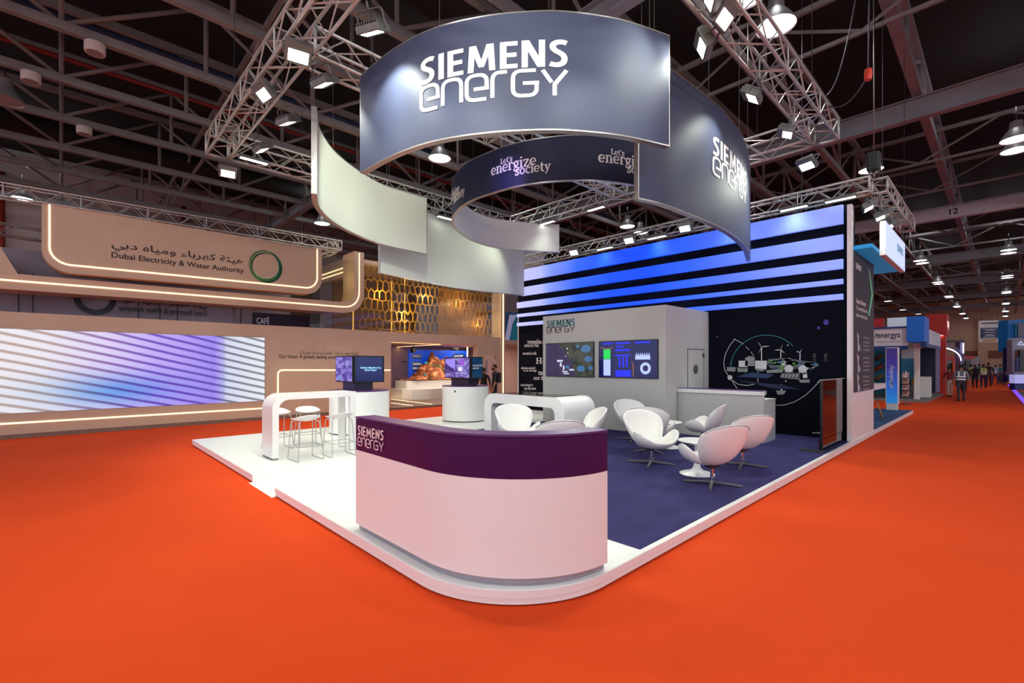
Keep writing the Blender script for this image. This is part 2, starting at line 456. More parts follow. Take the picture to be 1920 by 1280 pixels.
m = MB(); m.path([(-10, 19.8, 11), (60, 19.8, 11)], .07); tag(m.build('sprinkler_pipe', M_red, loc=(0, 19.8, 11)), 'long red sprinkler pipe running under the dark roof over the tan stand', 'pipe')
m = MB(); m.path([(-10, 17.5, 10.9), (60, 17.5, 10.9)], .2, 12); tag(m.build('cable_tray', mat('blue_grey_tray', '#2c3350', .7), loc=(0, 17.5, 10.9)), 'dull blue duct running under the roof beside the red pipe', 'duct')
m = MB(); m.path([(-10, 26.2, 11.0), (70, 26.2, 11.0)], .42, 14); tag(m.build('air_duct', M_duct, loc=(0, 26.2, 11.0)), 'thick black air duct under the roof behind the tan stand', 'duct')
m = MB()
for (x, y) in ((2.0, 35.3), (9.4, 35.3)): m.tube((x, y, 0), (x, y, 11), .12, 8)
for i, x in enumerate((-2.2, 5.5)):
    m = MB(); m.tube((x, 35.4, 0), (x, 35.4, 11.5), .13, 10)
    tag(m.build('riser_pipe', M_red, loc=(x, 35.4, 0)), ['red riser pipe on the grey hall wall at the edge of the photo', 'red riser pipe on the grey hall wall behind the tan stand sign'][i], 'pipe')

# ------------------------------------------------------------------ high-bay lamps
def high_bay_proto():
    t = thing('high_bay_lamp', 'x', 'lamp', (0, 0, 0))
    m = MB(); m.lathe([(.05, .62), (.16, .60), (.17, .38), (.2, .34), (.36, .12), (.42, 0), (.40, 0), (.33, .13), (.15, .32), (0, .33)], n=24); m.build('lamp_shade', mat('bay_shade', '#8d8a88', .4, metal=.3), t, world=False)
    m = MB(); m.lathe([(0, .03), (.385, .03)], n=24); m.build('diffuser', M_bay, t, world=False)
    m = MB(); m.tube((0, 0, .6), (0, 0, 1.1), .025, 6); m.build('stem', M_darkgrey, t, world=False)
    return t
bay = high_bay_proto()
bay_spots = [
 (10.0, 14.3, 'high-bay lamp seen under the big curved banner lettered SIEMENS'),
 (10.1, 25.3, 'high-bay lamp between the tan stand and the white curved banner'),
 (-1.16, 19.7, 'high-bay lamp cut by the edge of the photo above the tan stand'),
 (-1.3, 30.9, 'small bright high-bay lamp over the tan stand truss at the edge of the photo'),
 (22.4, 14.3, 'high-bay lamp behind the blue striped wall, the one nearer the banner ring'),
 (24.0, 14.47, 'high-bay lamp behind the blue striped wall, the second from the banner ring'),
 (11.5, 3.53, 'large bright high-bay lamp beside the truss over the chairs'),
 (10.1, 3.66, 'high-bay lamp cut by the top edge of the photo beside the truss'),
 (23.1, -.25, 'upper of two close high-bay lamps at the photo edge over the aisle'),
 (24.3, -.26, 'lower of two close high-bay lamps at the photo edge over the aisle'),
 (22.7, 3.6, 'high-bay lamp half hidden behind the truss corner motor')]
for r_, y in ((0, 4.15), (1, -.15)):
    for k, x in enumerate((45.2, 58.4, 71.2, 84.5, 97., 107.)):
        for d in (0, 1.35): bay_spots.append((x+d, y + (.003*x if r_ == 0 else .0025*(x-45)), None))
for x, y in ((71.7, 9.73), (84.7, 9.87), (93.4, 9.05), (46, 9.6), (58.5, 9.7)): bay_spots.append((x, y, None))
for i, (x, y, lb) in enumerate(bay_spots):
    z = 9.2
    lab = lb or 'small high-bay lamp in the far rows under the roof over the aisle'
    g = None if lb else 'high-bay lamps in the far rows'
    if i == 0:
        bay.location = (x, y, z); bay['label'] = lab; o = bay
    else: o = dup(bay, (x, y, z), 0, lab)
    if g: o['group'] = g
    if i == 2:      # this one is switched off
        c = [x for x in COL.objects if x.parent == o and x.name.startswith('diffuser')][0]; c.data = c.data.copy(); c.data.materials[0] = mat('unlit_diffuser', '#9a9694', .5)
# the light they give: one lamp for each that lies within reach of the photo
def spot(name, loc, aim, power, col=(1, .97, .92), size=R(120), blend=.6, rad=.2, parent=None):
    l = bpy.data.lights.new(name, 'SPOT'); l.energy = power; l.color = col; l.spot_size = size; l.spot_blend = blend; l.shadow_soft_size = rad
    o = bpy.data.objects.new(name, l); COL.objects.link(o)
    o.location = loc; d = Vector(aim) - Vector(loc)
    o.rotation_euler = d.to_track_quat('-Z', 'Y').to_euler()
    return o
HB = 1.0
def roof_fill(x, y):        # added point light above each lamp to brighten the roof steel
    l = bpy.data.lights.new('roof_fill', 'POINT'); l.energy = 50; l.color = (.93, .95, 1); l.shadow_soft_size = .25
    o = bpy.data.objects.new('roof_fill', l); COL.objects.link(o); o.location = (x, y, 10.7)
for x, y in ((10, 14.3), (10.1, 25.3), (-1.3, 30.9), (22.4, 14.3), (11.5, 3.5), (23.1, -.2), (45.2, 4.2), (45.2, -.2), (58, 4), (71, 0), (84, 4), (97, 1)):
    spot('high_bay_light', (x, y, 9.15), (x, y, 0), {10: 1000, 23.1: 1000, 22.4: 500}.get(x, 420 if x < 30 else 330)*HB, (1, .95, .97), R(140), .5, .35); roof_fill(x, y)
# added lamps, unseen over and behind the camera, to light the counter front
for i, (x, y) in enumerate(((-2, 3.6), (3.5, -3.2), (-6, -5), (-9, 8), (10.1, -5), (-12, -8), (-6, -13), (-14, 1))):
    o = dup(bay, (x, y, 9.2), 0, 'added unseen high-bay lamp over the orange carpet in front of the white platform', 'added high-bay lamps outside the picture')
    spot('high_bay_light', (x, y, 9.15), (x*.6+.8, y*.6+.8, 0), 640*HB, (.96, .94, 1), R(160), .5, .35); roof_fill(x, y)
cy = SC.cycles
cy.max_bounces = 5; cy.diffuse_bounces = 3; cy.glossy_bounces = 2; cy.transmission_bounces = 2; cy.transparent_max_bounces = 6
cy.caustics_reflective = False; cy.caustics_refractive = False
cy.use_adaptive_sampling = True; cy.adaptive_threshold = .03
cy.sample_clamp_indirect = 6
# measured points of the photograph carried onto a known plane of the place (returns a real 3D point)
FW = (math.cos(YAW), math.sin(YAW)); RT = (math.sin(YAW), -math.cos(YAW))
def ray(px, py):
    a = (px-960)/884; return Vector((FW[0]+a*RT[0], FW[1]+a*RT[1], (682-py)/884))
def PX(px, py, x): d = ray(px, py); t = x/d.x; return Vector((x, d.y*t, 1.7+d.z*t))
def PY(px, py, y): d = ray(px, py); t = y/d.y; return Vector((d.x*t, y, 1.7+d.z*t))
def PZ(px, py, z): d = ray(px, py); t = (z-1.7)/d.z; return Vector((d.x*t, d.y*t, z))
FZ = .115                      # platform height
def arc2(cx, cy, r, a0, a1, n): return [(cx+r*math.cos(R(a0+(a1-a0)*i/n)), cy+r*math.sin(R(a0+(a1-a0)*i/n))) for i in range(n+1)]

# ------------------------------------------------------------------ platform
pf = thing('stand_platform', 'low white stand platform with a violet carpet, rounded front corner and entry ramp', 'platform', (6, 6, 0))
edge = [(1.985, 11.77), (1.985, 7.46), (3.05, 7.46), (3.05, 6.47), (1.985, 6.47)] + arc2(2.98, 3.10, .995, 180, 270, 24) + [(14.1, 2.165), (14.1, 11.77)]
m = MB(); m.prism([(x, y, .012) for x, y in edge], (0, 0, FZ-.012)); m.build('deck', M_whitefloor, pf)
m = MB(); a = arc2(2.98, 3.10, .995, 180, 270, 24); b = arc2(2.98, 3.10, 1.003, 180, 270, 24)
m.band([(1.985, 6.47)] + a + [(14.1, 2.165)], [(1.977, 6.47)] + b + [(14.1, 2.157)], .058, FZ-.003); m.build('edge_trim', M_white, pf)
m = MB(); m.band([(1.985, 11.77), (1.985, 7.46)], [(1.977, 11.77), (1.977, 7.46)], .058, FZ-.003); m.build('edge_trim', M_white, pf)
m = MB(); m.add([(1.93, 6.44, .004), (3.05, 6.47, FZ), (3.05, 7.46, FZ), (1.93, 7.46, .004), (1.93, 6.44, 0), (3.05, 6.47, 0), (3.05, 7.46, 0), (1.93, 7.46, 0)], [(0,1,2,3), (7,6,5,4), (0,4,5,1), (1,5,6,2), (2,6,7,3), (3,7,4,0)]); m.build('ramp', M_whitefloor, pf)
m = MB(); m.prism([(3.57, 2.155, FZ), (11.74, 2.20, FZ), (11.74, 8.79, FZ)] + [(x, y, FZ) for x, y in arc2(5.87, 6.49, 2.3, 90, 180, 16)], (0, 0, .006)); m.build('carpet', M_blue, pf)

# ------------------------------------------------------------------ front counter
ct = thing('reception_counter', 'curved white front counter with a plum top band lettered SIEMENS energy', 'counter', (2.6, 3.2, FZ))
def carc(off): return [(2.04+off, 4.30), (2.04+off, 3.1)] + arc2(3.03, 3.10, .99-off, 180, 270, 28)[1:]
m = MB(); m.band(carc(.19), carc(0), .175, .88); m.build('body', M_white, ct)
m = MB(); m.band(carc(.19), carc(0), .882, 1.175); m.build('top_band', M_purple, ct)
m = MB(); m.band(carc(.195), carc(-.004), 1.180, 1.197); m.build('top', M_purpletop, ct)
m = MB(); m.band(carc(.15), carc(.035), FZ, .174); m.build('plinth', mat('plinth_alu', '#a9a8b2', .35, metal=.5), ct)
p0, p1 = PX(671, 797, 2.035), PX(719.5, 816, 2.035); q0 = PX(671, 834.5, 2.035)
m = MB(); siemens_logo(m, flat((2.033, p0.y, q0.z), (0, p1.y-p0.y, 0), (0, 0, p0.z-q0.z))); m.build('lettering', mat('pink_white_ink', '#f4dfe2', .5), ct)

# ------------------------------------------------------------------ bar table
bt = thing('bar_table', 'long white bar table with a rounded end standing on the white platform edge', 'table', (3.2, 8.57, FZ))
zt = 1.19
prof = [(2.50, FZ+.03)] + [(x, z) for x, z in arc2(2.74, zt-.24, .24, 180, 90, 10)] + [(3.94, zt), (3.94, zt-.088)] + [(x, z) for x, z in arc2(2.76, zt-.088-.16, .16, 90, 180, 8)] + [(2.60, FZ+.03)]
m = MB(); m.prism([(x, 8.30, z) for x, z in prof], (0, .55, 0)); m.build('top', M_white, bt, sharp=25)
m = MB(); m.box(2.51, 2.59, 8.31, 8.84, FZ, FZ+.03); m.build('foot_plate', M_steel, bt)
for y in (8.30, 8.745):
    m = MB(); m.box(3.835, 3.94, y, y+.105, FZ+.012, zt-.088); o = m.build('leg', M_white, bt)
    m = MB(); m.box(3.845, 3.93, y+.01, y+.095, FZ, FZ+.012); m.build('foot_plate', M_steel, o)
m = MB(); m.box(2.482, 2.50, 8.33, 8.50, FZ+.05, FZ+.12); m.build('power_socket', M_whitemat, bt, bevel=.006)

# ------------------------------------------------------------------ bar stools
def stool():
    t = thing('bar_stool', 'x', 'stool')
    P = []
    for i in range(9):
        r_ = .06 + .94*i/8; row = []
        for j in range(40):
            a = 2*PI*j/40; c, s = math.cos(a), math.sin(a)
            row.append((.225*r_*math.copysign(abs(c)**.85, c), .195*r_*math.copysign(abs(s)**.85, s), .64 + .03*r_**2 + .085*r_**3*max(0, s)**1.3 + .018*r_**2*c*c))
        P.append(row)
    m = MB(); m.grid(P, wrap=True); m.add(P[0], [tuple(range(40))], True); m.build('seat', M_white, t, world=False, solid=.012, subd=1)
    zb = .006
    for s in (-1, 1):
        m = MB(); m.path(rnd([(s*.13, -.11, .645), (s*.18, -.15, .62), (s*.205, -.225, zb), (s*.205, .215, zb), (s*.17, .13, .62), (s*.12, .09, .66)], .03, 4), .008, 7); m.build('leg_frame', mat('wire_white', '#b4b8b5', .35, metal=.3), t, world=False)
    m = MB(); zf = .235; a, b = .196, .19
    m.path([(-a, -.19, zf), (a, -.19, zf), (a-.004, .18, zf), (-a+.004, .18, zf)], .0065, 7, closed=True); m.build('footrest', mat('wire_white', '#b4b8b5', .35, metal=.3), t, world=False)
    return t
st = stool()
spots_ = [(2.94, 8.04, R(180+3), 'white wire-legged bar stool tucked at the front of the bar table beside its rounded end'),
          (3.49, 8.00, R(180-2), 'white wire-legged bar stool at the front of the bar table nearest the plum counter'),
          (2.93, 9.42, R(4), 'white bar stool behind the bar table, half hidden by its rounded end leg'),
          (3.47, 9.38, R(-6), 'white bar stool behind the bar table, seat seen between the two front stools')]
for i, (x, y, a, lb) in enumerate(spots_):
    if i == 0: st.location = (x, y, FZ); st.rotation_euler = (0, 0, a); st['label'] = lb; st['group'] = 'white bar stools'
    else: dup(st, (x, y, FZ), a, lb)

# ------------------------------------------------------------------ two demo pods with screen boxes
M_pod = M_white
M_scr_blue = mat('screen_deep_blue', '#06123c', .12, emit=.9, noise=.25, scale=2, ecol='#06164e')
M_scr_glow = mat('screen_text_glow', '#9cd4ff', .3, emit=1.3)
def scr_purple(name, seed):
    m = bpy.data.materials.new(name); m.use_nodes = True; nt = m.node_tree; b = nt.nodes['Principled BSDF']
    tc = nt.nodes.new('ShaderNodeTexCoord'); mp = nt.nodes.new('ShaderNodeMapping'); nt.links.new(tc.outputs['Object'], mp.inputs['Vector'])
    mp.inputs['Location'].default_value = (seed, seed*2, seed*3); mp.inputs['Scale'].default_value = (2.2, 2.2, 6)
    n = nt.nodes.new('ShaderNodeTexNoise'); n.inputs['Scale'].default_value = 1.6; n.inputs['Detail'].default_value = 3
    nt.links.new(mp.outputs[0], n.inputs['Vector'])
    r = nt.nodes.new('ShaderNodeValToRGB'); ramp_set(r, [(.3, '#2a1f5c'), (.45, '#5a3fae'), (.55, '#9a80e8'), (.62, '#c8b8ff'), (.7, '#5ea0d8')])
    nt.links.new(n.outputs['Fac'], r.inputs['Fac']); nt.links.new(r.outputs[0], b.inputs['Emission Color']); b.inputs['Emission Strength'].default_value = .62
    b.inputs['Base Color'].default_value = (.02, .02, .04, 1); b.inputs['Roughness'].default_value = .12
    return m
def pod(name, lab, cx, cy, r, door):
    t = thing(name, lab, 'counter', (cx, cy, FZ))
    m = MB(); m.lathe([(0, FZ+.03), (r, FZ+.03), (r, 1.075), (0, 1.075)], (cx, cy, 0), 64); m.build('body', M_pod, t)
    m = MB(); m.lathe([(0, 1.077), (r+.004, 1.077), (r+.004, 1.097), (0, 1.097)], (cx, cy, 0), 64); m.build('top', M_purpletop, t)
    m = MB(); m.lathe([(0, FZ), (r-.04, FZ), (r-.04, FZ+.03), (0, FZ+.03)], (cx, cy, 0), 48); m.build('plinth', M_black, t)
    if door:
        a0 = math.degrees(math.atan2(-cy, -cx)) - 34
        m = MB(); inn = arc2(cx, cy, r+.001, a0, a0+26, 8); out = arc2(cx, cy, r+.004, a0, a0+26, 8); m.band(inn, out, .60, 1.04); d = m.build('door', M_pod, t)
        x, y = arc2(cx, cy, r+.012, a0+9, a0+10, 1)[0]
        m = MB(); m.box(x-.012, x+.012, y-.012, y+.012, .93, .985); m.build('handle', M_black, d)
    return t
pod('demo_pod', 'round white demo pod behind the bar table with a screen box on its plum top', 5.05, 10.45, .67, False)
pod('demo_pod', 'round white demo pod with a small cupboard door, standing beyond the touch table', 8.28, 10.58, .65, True)
def screen_box(lab, x0, x1, y0, y1, z0, z1, left, right, ped):
    t = thing('monitor_box', lab, 'monitor', ((x0+x1)/2, (y0+y1)/2, 1.097))
    m = MB(); m.box(x0+.05, x1-.05, y0+.05, y1-.05, z0+.01, z1-.01); m.build('core', M_black, t)
    px0, px1, py0, py1 = ped
    m = MB(); m.box(px0, px1, py0, py1, 1.098, z0+.02); m.build('pedestal', mat('pedestal_plum', '#2b2140', .4), t)
    def mon(c, u, n, hw, scr):
        c, u, n = Vector(c), Vector(u), Vector(n); hz = (z1-z0)/2
        m = MB(); m.obox(c, u, (0,0,1), n, hw, hz, .03); f = m.build('monitor', M_black, t, bevel=.006)
        m = MB(); k = c + n*.031; m.rect(k - u*(hw-.025) - Vector((0,0,hz-.03)), u*2*(hw-.025), Vector((0,0,2*hz-.06))); m.build('screen', scr, f)
        return f, c + n*.033
    zc = (z0+z1)/2
    fl = mon((x0+.03, (y0+y1)/2, zc), (0, -1, 0), (-1, 0, 0), (y1-y0)/2 - .03, left)
    fr = mon(((x0+x1)/2, y0+.03, zc), (1, 0, 0), (0, -1, 0), (x1-x0)/2 - .03, right)
    mon((x1-.03, (y0+y1)/2, zc), (0, 1, 0), (1, 0, 0), (y1-y0)/2 - .03, M_scr_blue)
    mon(((x0+x1)/2, y1-.03, zc), (-1, 0, 0), (0, 1, 0), (x1-x0)/2 - .03, M_scr_blue)
    return t, fl, fr
t, fl, fr = screen_box('black four-sided monitor box on the demo pod behind the bar table, reading Additive Manufacturing', 4.674, 5.45, 9.99, 10.95, 1.28, 1.885, scr_purple('screen_violet_reflection', 3.1), M_scr_blue, (4.76, 5.2, 10.1, 10.7))  # left screen: reflection of the LED wall painted in as violet glow
m = MB(); put_text(m, text2d('Additive Manufacturing\nOnsite Repair', .004, align='CENTER', line=.95), flat((4.84, 9.984, 1.53), (.5, 0, 0), (0, 0, .105))); m.build('lettering', M_scr_glow, fr[0])
def image_poly(parent, mt, pts): m = MB(); m.poly(pts); return m.build('picture', mt, parent)
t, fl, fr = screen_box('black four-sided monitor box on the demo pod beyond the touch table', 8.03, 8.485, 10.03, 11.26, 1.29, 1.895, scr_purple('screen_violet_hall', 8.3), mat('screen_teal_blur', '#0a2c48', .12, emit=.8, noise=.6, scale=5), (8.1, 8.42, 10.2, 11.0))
m = MB(); put_text(m, text2d('commercial\nand ind', .006, line=1.0), flat((8.10, 10.022, 1.56), (.33, 0, 0), (0, 0, .13))); m.build('lettering', M_print, fr[0])
xx = 8.024
image_poly(fl[0], mat('pic_lilac', '#8f7fe0', .4, emit=.6), [(xx, 11.18, 1.84), (xx, 11.18, 1.74), (xx, 10.72, 1.50), (xx, 10.72, 1.84)])
image_poly(fl[0], mat('pic_indigo', '#35246f', .4, emit=.5), [(xx-.001, 11.18, 1.70), (xx-.001, 11.18, 1.56), (xx-.001, 10.75, 1.45), (xx-.001, 10.75, 1.55)])
image_poly(fl[0], mat('pic_pale', '#c9c4ff', .4, emit=.8), [(xx-.002, 10.58, 1.50), (xx-.002, 10.40, 1.50), (xx-.002, 10.40, 1.62), (xx-.002, 10.58, 1.60)])
image_poly(fl[0], mat('pic_magenta', '#8a4fc0', .4, emit=.6), [(xx-.001, 10.55, 1.84), (xx-.001, 10.3, 1.84), (xx-.001, 10.3, 1.66), (xx-.001, 10.48, 1.66)])

# ------------------------------------------------------------------ touch table
tt = thing('touch_table', 'white arch-shaped touch table with a dark inset screen in its top', 'table', (7.27, 6.85, FZ))
x0, x1, y0, y1, zt = 6.795, 7.76, 5.70, 8.0, 1.055
outer = [(y1, FZ)] + arc2(y1-.26, zt-.26, .26, 0, 90, 10) + arc2(y0+.26, zt-.26, .26, 90, 180, 10) + [(y0, FZ)]
inner = [(y0+.24, FZ)] + arc2(y0+.24+.12, zt-.2-.12, .12, 180, 90, 6) + arc2(y1-.23-.12, zt-.2-.12, .12, 90, 0, 6) + [(y1-.23, FZ)]
m = MB(); m.prism([(x0, y, z) for y, z in outer + inner], (x1-x0, 0, 0)); m.build('frame', M_white, tt, sharp=25)
m = MB(); m.box(6.89, 7.68, 6.05, 7.69, zt+.0005, zt+.004); m.build('bezel', M_blackmat, tt)
m = MB(); m.box(6.93, 7.64, 6.12, 7.62, zt+.0045, zt+.006); m.build('screen', mat('touch_glass', '#0b0c12', .06, noise=.1), tt)

# ------------------------------------------------------------------ screen block (white box with two screens and side door)
M_blockwhite = mat('block_white', '#c4c4be', .5, noise=.012)
tb = thing('media_block', 'large white box room carrying two wall screens and a green SIEMENS energy sign', 'wall block', (10.66, 6.97, FZ))
m = MB(); m.box(9.58, 11.748, 5.148, 8.79, FZ, 3.0); m.build('body', M_blockwhite, tb)
m = MB(); siemens_logo(m, flat((9.575, 8.648, 2.525), (0, -.975, 0), (0, 0, .345)), cap=.50, low=.43)
o = m.build('lettering', mat('teal_ink', '#006b6f', .5), tb)
# the lower word is violet-black
o.data.materials.append(mat('violet_black_ink', '#2a1636', .5))
for p in o.data.polygons:
    if p.center.z + tb.location.z < 2.525 + .345*.5: p.material_index = 1
m = MB(); m.box(10.62, 11.45, 5.140, 5.148, FZ+.01, 2.04); d = m.build('door', M_blockwhite, tb)
m = MB()
for a in ((10.60, 10.614, FZ+.01, 2.06), (11.456, 11.47, FZ+.01, 2.06), (10.60, 11.47, 2.046, 2.06)): m.box(a[0], a[1], 5.141, 5.148, a[2], a[3])
m.build('door_gap', M_darkgrey, d)
m = MB(); m.lathe([(0, 0), (.115, 0), (.115, .012), (.1, .018), (0, .018)], n=32); o = m.build('porthole', mat('porthole_grey', '#6f7076', .35, metal=.4), d, world=False)
o.location = Vector((11.0, 5.141, 1.575)) - tb.location; o.rotation_euler = (PI/2, 0, 0)
m = MB(); m.box(11.40, 11.425, 5.11, 5.14, 1.86, 1.96); m.build('hinge', M_darkgrey, d)
def wall_screen(name, lab, y0, y1, z0, z1, m_):
    t = thing(name, lab, 'screen', (9.56, (y0+y1)/2, z0))
    m = MB(); m.box(9.545, 9.579, y0, y1, z0, z1); m.build('bezel', M_black, t)
    m = MB(); m.rect((9.5435, y1-.015, z0+.015), (0, -(y1-y0-.03), 0), (0, 0, z1-z0-.03)); m.build('panel', m_, t)
    return t
M_aer = bpy.data.materials.new('screen_aerial_view'); M_aer.use_nodes = True
nt = M_aer.node_tree; b = nt.nodes['Principled BSDF']; b.inputs['Base Color'].default_value = (.02, .02, .03, 1); b.inputs['Roughness'].default_value = .15
tc = nt.nodes.new('ShaderNodeTexCoord'); vo = nt.nodes.new('ShaderNodeTexNoise'); vo.inputs['Scale'].default_value = 3.5; vo.inputs['Detail'].default_value = 7; vo.inputs['Roughness'].default_value = .7
nt.links.new(tc.outputs['Object'], vo.inputs['Vector'])
r = nt.nodes.new('ShaderNodeValToRGB'); ramp_set(r, [(.3, '#10151f'), (.42, '#23302a'), (.5, '#3f4a33'), (.56, '#57563f'), (.62, '#33475a'), (.72, '#6f8fa8')])
nt.links.new(vo.outputs['Fac'], r.inputs['Fac']); nt.links.new(r.outputs[0], b.inputs['Emission Color']); b.inputs['Emission Strength'].default_value = .75
s1 = wall_screen('wall_screen', 'wall screen below the green sign showing an aerial view of a plant', 7.056, 8.654, 1.36, 2.255, M_aer)
def pane(t, name, mt, y0, y1, z0, z1, d=.0005, x=9.543):
    m = MB(); m.rect((x-d, y1, z0), (0, -(y1-y0), 0), (0, 0, z1-z0)); return m.build(name, mt, t)
mv = mat('pic_mauve', '#3a3050', .3, emit=.5, noise=.4, scale=6); mw = mat('pic_white', '#c8d0e0', .3, emit=.7); mbl = mat('pic_steelblue', '#3f6c98', .3, emit=.55, noise=.9, scale=45); mgr = mat('pic_green', '#2f4a22', .3, emit=.55, noise=.4, scale=9)
m = MB(); m.poly([(9.5425, 8.64, 2.22), (9.5425, 8.2, 2.24), (9.5425, 7.75, 1.75), (9.5425, 7.6, 1.38), (9.5425, 8.64, 1.38)]); m.build('picture', mv, s1)
for c, rr in (((7.30, 2.08), .13), ((7.22, 1.82), .10), ((7.45, 1.58), .11), ((7.15, 1.6), .07), ((7.55, 2.15), .05), ((7.9, 1.62), .06)):
    m = MB(); m.poly([(9.542, min(8.63, max(7.08, c[0] + rr*math.cos(2*PI*k/14)*1.2)), min(2.23, max(1.38, c[1] + rr*.75*math.sin(2*PI*k/14)))) for k in range(14)]); m.build('picture', mbl, s1)
for y, z, w_, h_ in ((8.15, 1.78, .2, .05), (8.12, 1.68, .06, .1), (8.02, 1.6, .05, .12), (7.98, 1.5, .18, .03), (7.93, 1.45, .18, .03), (7.75, 1.55, .16, .04), (7.9, 2.1, .04, .04), (7.88, 1.98, .03, .03), (7.95, 1.9, .03, .03)):
    pane(s1, 'picture', mw, y-w_/2, y+w_/2, z-h_/2, z+h_/2, .002)
s2 = wall_screen('wall_screen', 'wall screen with a dark blue dashboard of bars and a ring chart', 5.314, 6.906, 1.366, 2.252, mat('screen_navy', '#04053a', .12, emit=.8, noise=.1, ecol='#05064a'))
mb_ = mat('dash_blue', '#1a2ae0', .3, emit=.75); mg_ = mat('dash_green', '#16c04a', .3, emit=.9); mp_ = mat('dash_pale', '#a8b8ea', .3, emit=.8); mo_ = mat('dash_orange', '#c07838', .3, emit=.7)
for y0, y1, z0, z1 in ((6.50, 6.78, 2.17, 2.21), (6.02, 6.42, 2.17, 2.21), (5.50, 5.9, 2.17, 2.21), (6.02, 6.42, 2.0, 2.05), (6.02, 6.42, 1.88, 1.92), (6.28, 6.33, 1.62, 1.86), (6.18, 6.23, 1.62, 1.86), (6.08, 6.13, 1.62, 1.86), (6.0, 6.42, 1.40, 1.55), (6.2, 6.40, 2.09, 2.13)): pane(s2, 'bar', mb_, y0, y1, z0, z1)
pane(s2, 'bar', mg_, 6.56, 6.76, 1.82, 2.05); pane(s2, 'bar', mp_, 6.56, 6.76, 1.42, 1.81); pane(s2, 'bar', mp_, 5.5, 5.88, 1.80, 1.88)
for k in range(7): m = MB(); m.poly([(9.5425, 5.88-.054*k, 1.88), (9.5425, 5.85-.054*k, 1.96), (9.5425, 5.83-.054*k, 1.88)]); m.build('chart_peak', mp_, s2)
m = MB(); m.grid([[(9.5425, 5.62 + rr*math.cos(a), 1.60 + rr*math.sin(a)) for a in [2*PI*k/28 for k in range(28)]] for rr in (.07, .135)], wrap=True, smooth=False); m.build('ring_chart', mp_, s2)
m = MB(); m.path([(9.541, 6.86, 2.10), (9.541, 6.66, 2.06), (9.541, 6.5, 2.09)], .006, 5); m.build('curve', mo_, s2)
m = MB(); m.path([(9.541, 5.98, 1.75), (9.541, 5.94, 1.7), (9.541, 5.93, 1.40)], .007, 5); m.build('curve', mo_, s2)

# ------------------------------------------------------------------ striped back wall
bw = thing('backdrop_wall', 'tall navy stand wall with five glowing blue stripes and a wind farm print', 'wall', (11.9, 7.1, FZ))
m = MB(); m.box(11.75, 12.05, 2.18, 11.98, FZ, 5.0); m.build('panel', M_navydk, bw)
M_stripe = mat_axis_ramp('stripe_light', 'Y', 2.3-7.1, 11.98-7.1, [(0, '#8da2ff'), (.12, '#7c96ff'), (.2, '#5f80ff'), (.34, '#2f66ff'), (.45, '#0a4cff'), (.6, '#0a4cff'), (.72, '#2f68ff'), (.84, '#86a4ff'), (.88, '#b2bfff'), (1, '#c4ccff')], emit=.62, rough=.5)
for i, (z0, z1) in enumerate(((4.603, 4.995), (4.082, 4.380), (3.672, 3.874), (3.357, 3.462), (3.035, 3.152))):
    m = MB(); m.box(11.67, 11.75, 2.32, 11.72 if i < 2 else 11.97, z0, z1); m.build('light_stripe', M_stripe, bw, bevel=.004)
m = MB(); m.box(11.60, 11.752, 2.155, 2.235, FZ, 4.95); m.build('edge_profile', M_white, bw)
m = MB(); m.box(11.735, 11.76, 11.95, 11.985, FZ, 3.4); m.build('edge_profile', M_white, bw)
W = 11.742
def wtext(s, px0, py0, px1, py1, bold=.008, mt=M_print, serif=False):
    a, c = PX(px0, py1, W), PX(px1, py1, W); top = PX(px0, py0, W)
    m = MB(); t2 = serif2d(s)[:2] if serif else text2d(s, bold)
    put_text(m, t2, flat(a, c-a, (0, 0, top.z-a.z))); m.build('lettering', mt, bw)
M_pr = mat('dim_white_ink', '#c9c6cc', .6)
wtext('renewables do', 989, 636, 1023, 644.5); wtext('come for free', 983, 643.5, 1010, 650.5); wtext('we need to talk', 980, 659, 1006, 665)
wtext('Ho', 1005, 669.5, 1026, 682, serif=True); wtext('climate-neutral', 977, 687, 1003, 692); wtext('is not renough', 981.5, 692.5, 1006, 697.5)
wtext('tec', 1009, 695, 1021, 703); wtext('not the', 1001, 704, 1025, 712); wtext('technology is', 976, 719, 999, 725); wtext('not the issue', 983, 725, 1005, 730.5); wtext('www.siemens', 1523, 809, 1541, 812.5)
# wind farm print
def warc(pts, wd, mt, name='print_line'):
    vs, fs = stroke2d([pts], wd); m = MB(); m.add([PX(a, b, W) for a, b in vs], fs); return m.build(name, mt, bw)
def wpoly(pts, mt, name='print_shape', d=0.): m = MB(); m.poly([PX(a, b, W-d) for a, b in pts]); return m.build(name, mt, bw)
def ell(cx, cy, rx, ry, a0=0, a1=360, n=28): return [(cx+rx*math.cos(R(a0+(a1-a0)*i/n)), cy-ry*math.sin(R(a0+(a1-a0)*i/n))) for i in range(n+1)]
M_pw = mat('print_white', '#d6d9dc', .6); M_pg = mat('print_grey', '#8f9492', .6, noise=.15, scale=30); M_pgr = mat('print_green', '#5f9448', .6, noise=.3, scale=30); M_pb = mat('print_blue', '#1d3a66', .6); M_pt = mat('print_teal', '#2f8f97', .6); M_pv = mat('print_violet', '#4038a0', .6); M_pbl = mat('print_paleblue', '#5d87ac', .6, noise=.2, scale=30); M_pdk = mat('print_dark', '#3c4246', .6)
warc(ell(1437, 690, 67, 62, 178, 42), 1.1, M_pt); warc([(1377.5, 636), (1368, 648), (1360, 664), (1357, 680), (1359, 694), (1367, 706)], 1.0, M_pw)
warc([(1377.5, 636), (1386, 640), (1394, 645)], .9, M_pw); warc([(1398, 649), (1405, 656)], .9, M_pw); warc([(1408, 659), (1413, 667)], .9, M_pw)
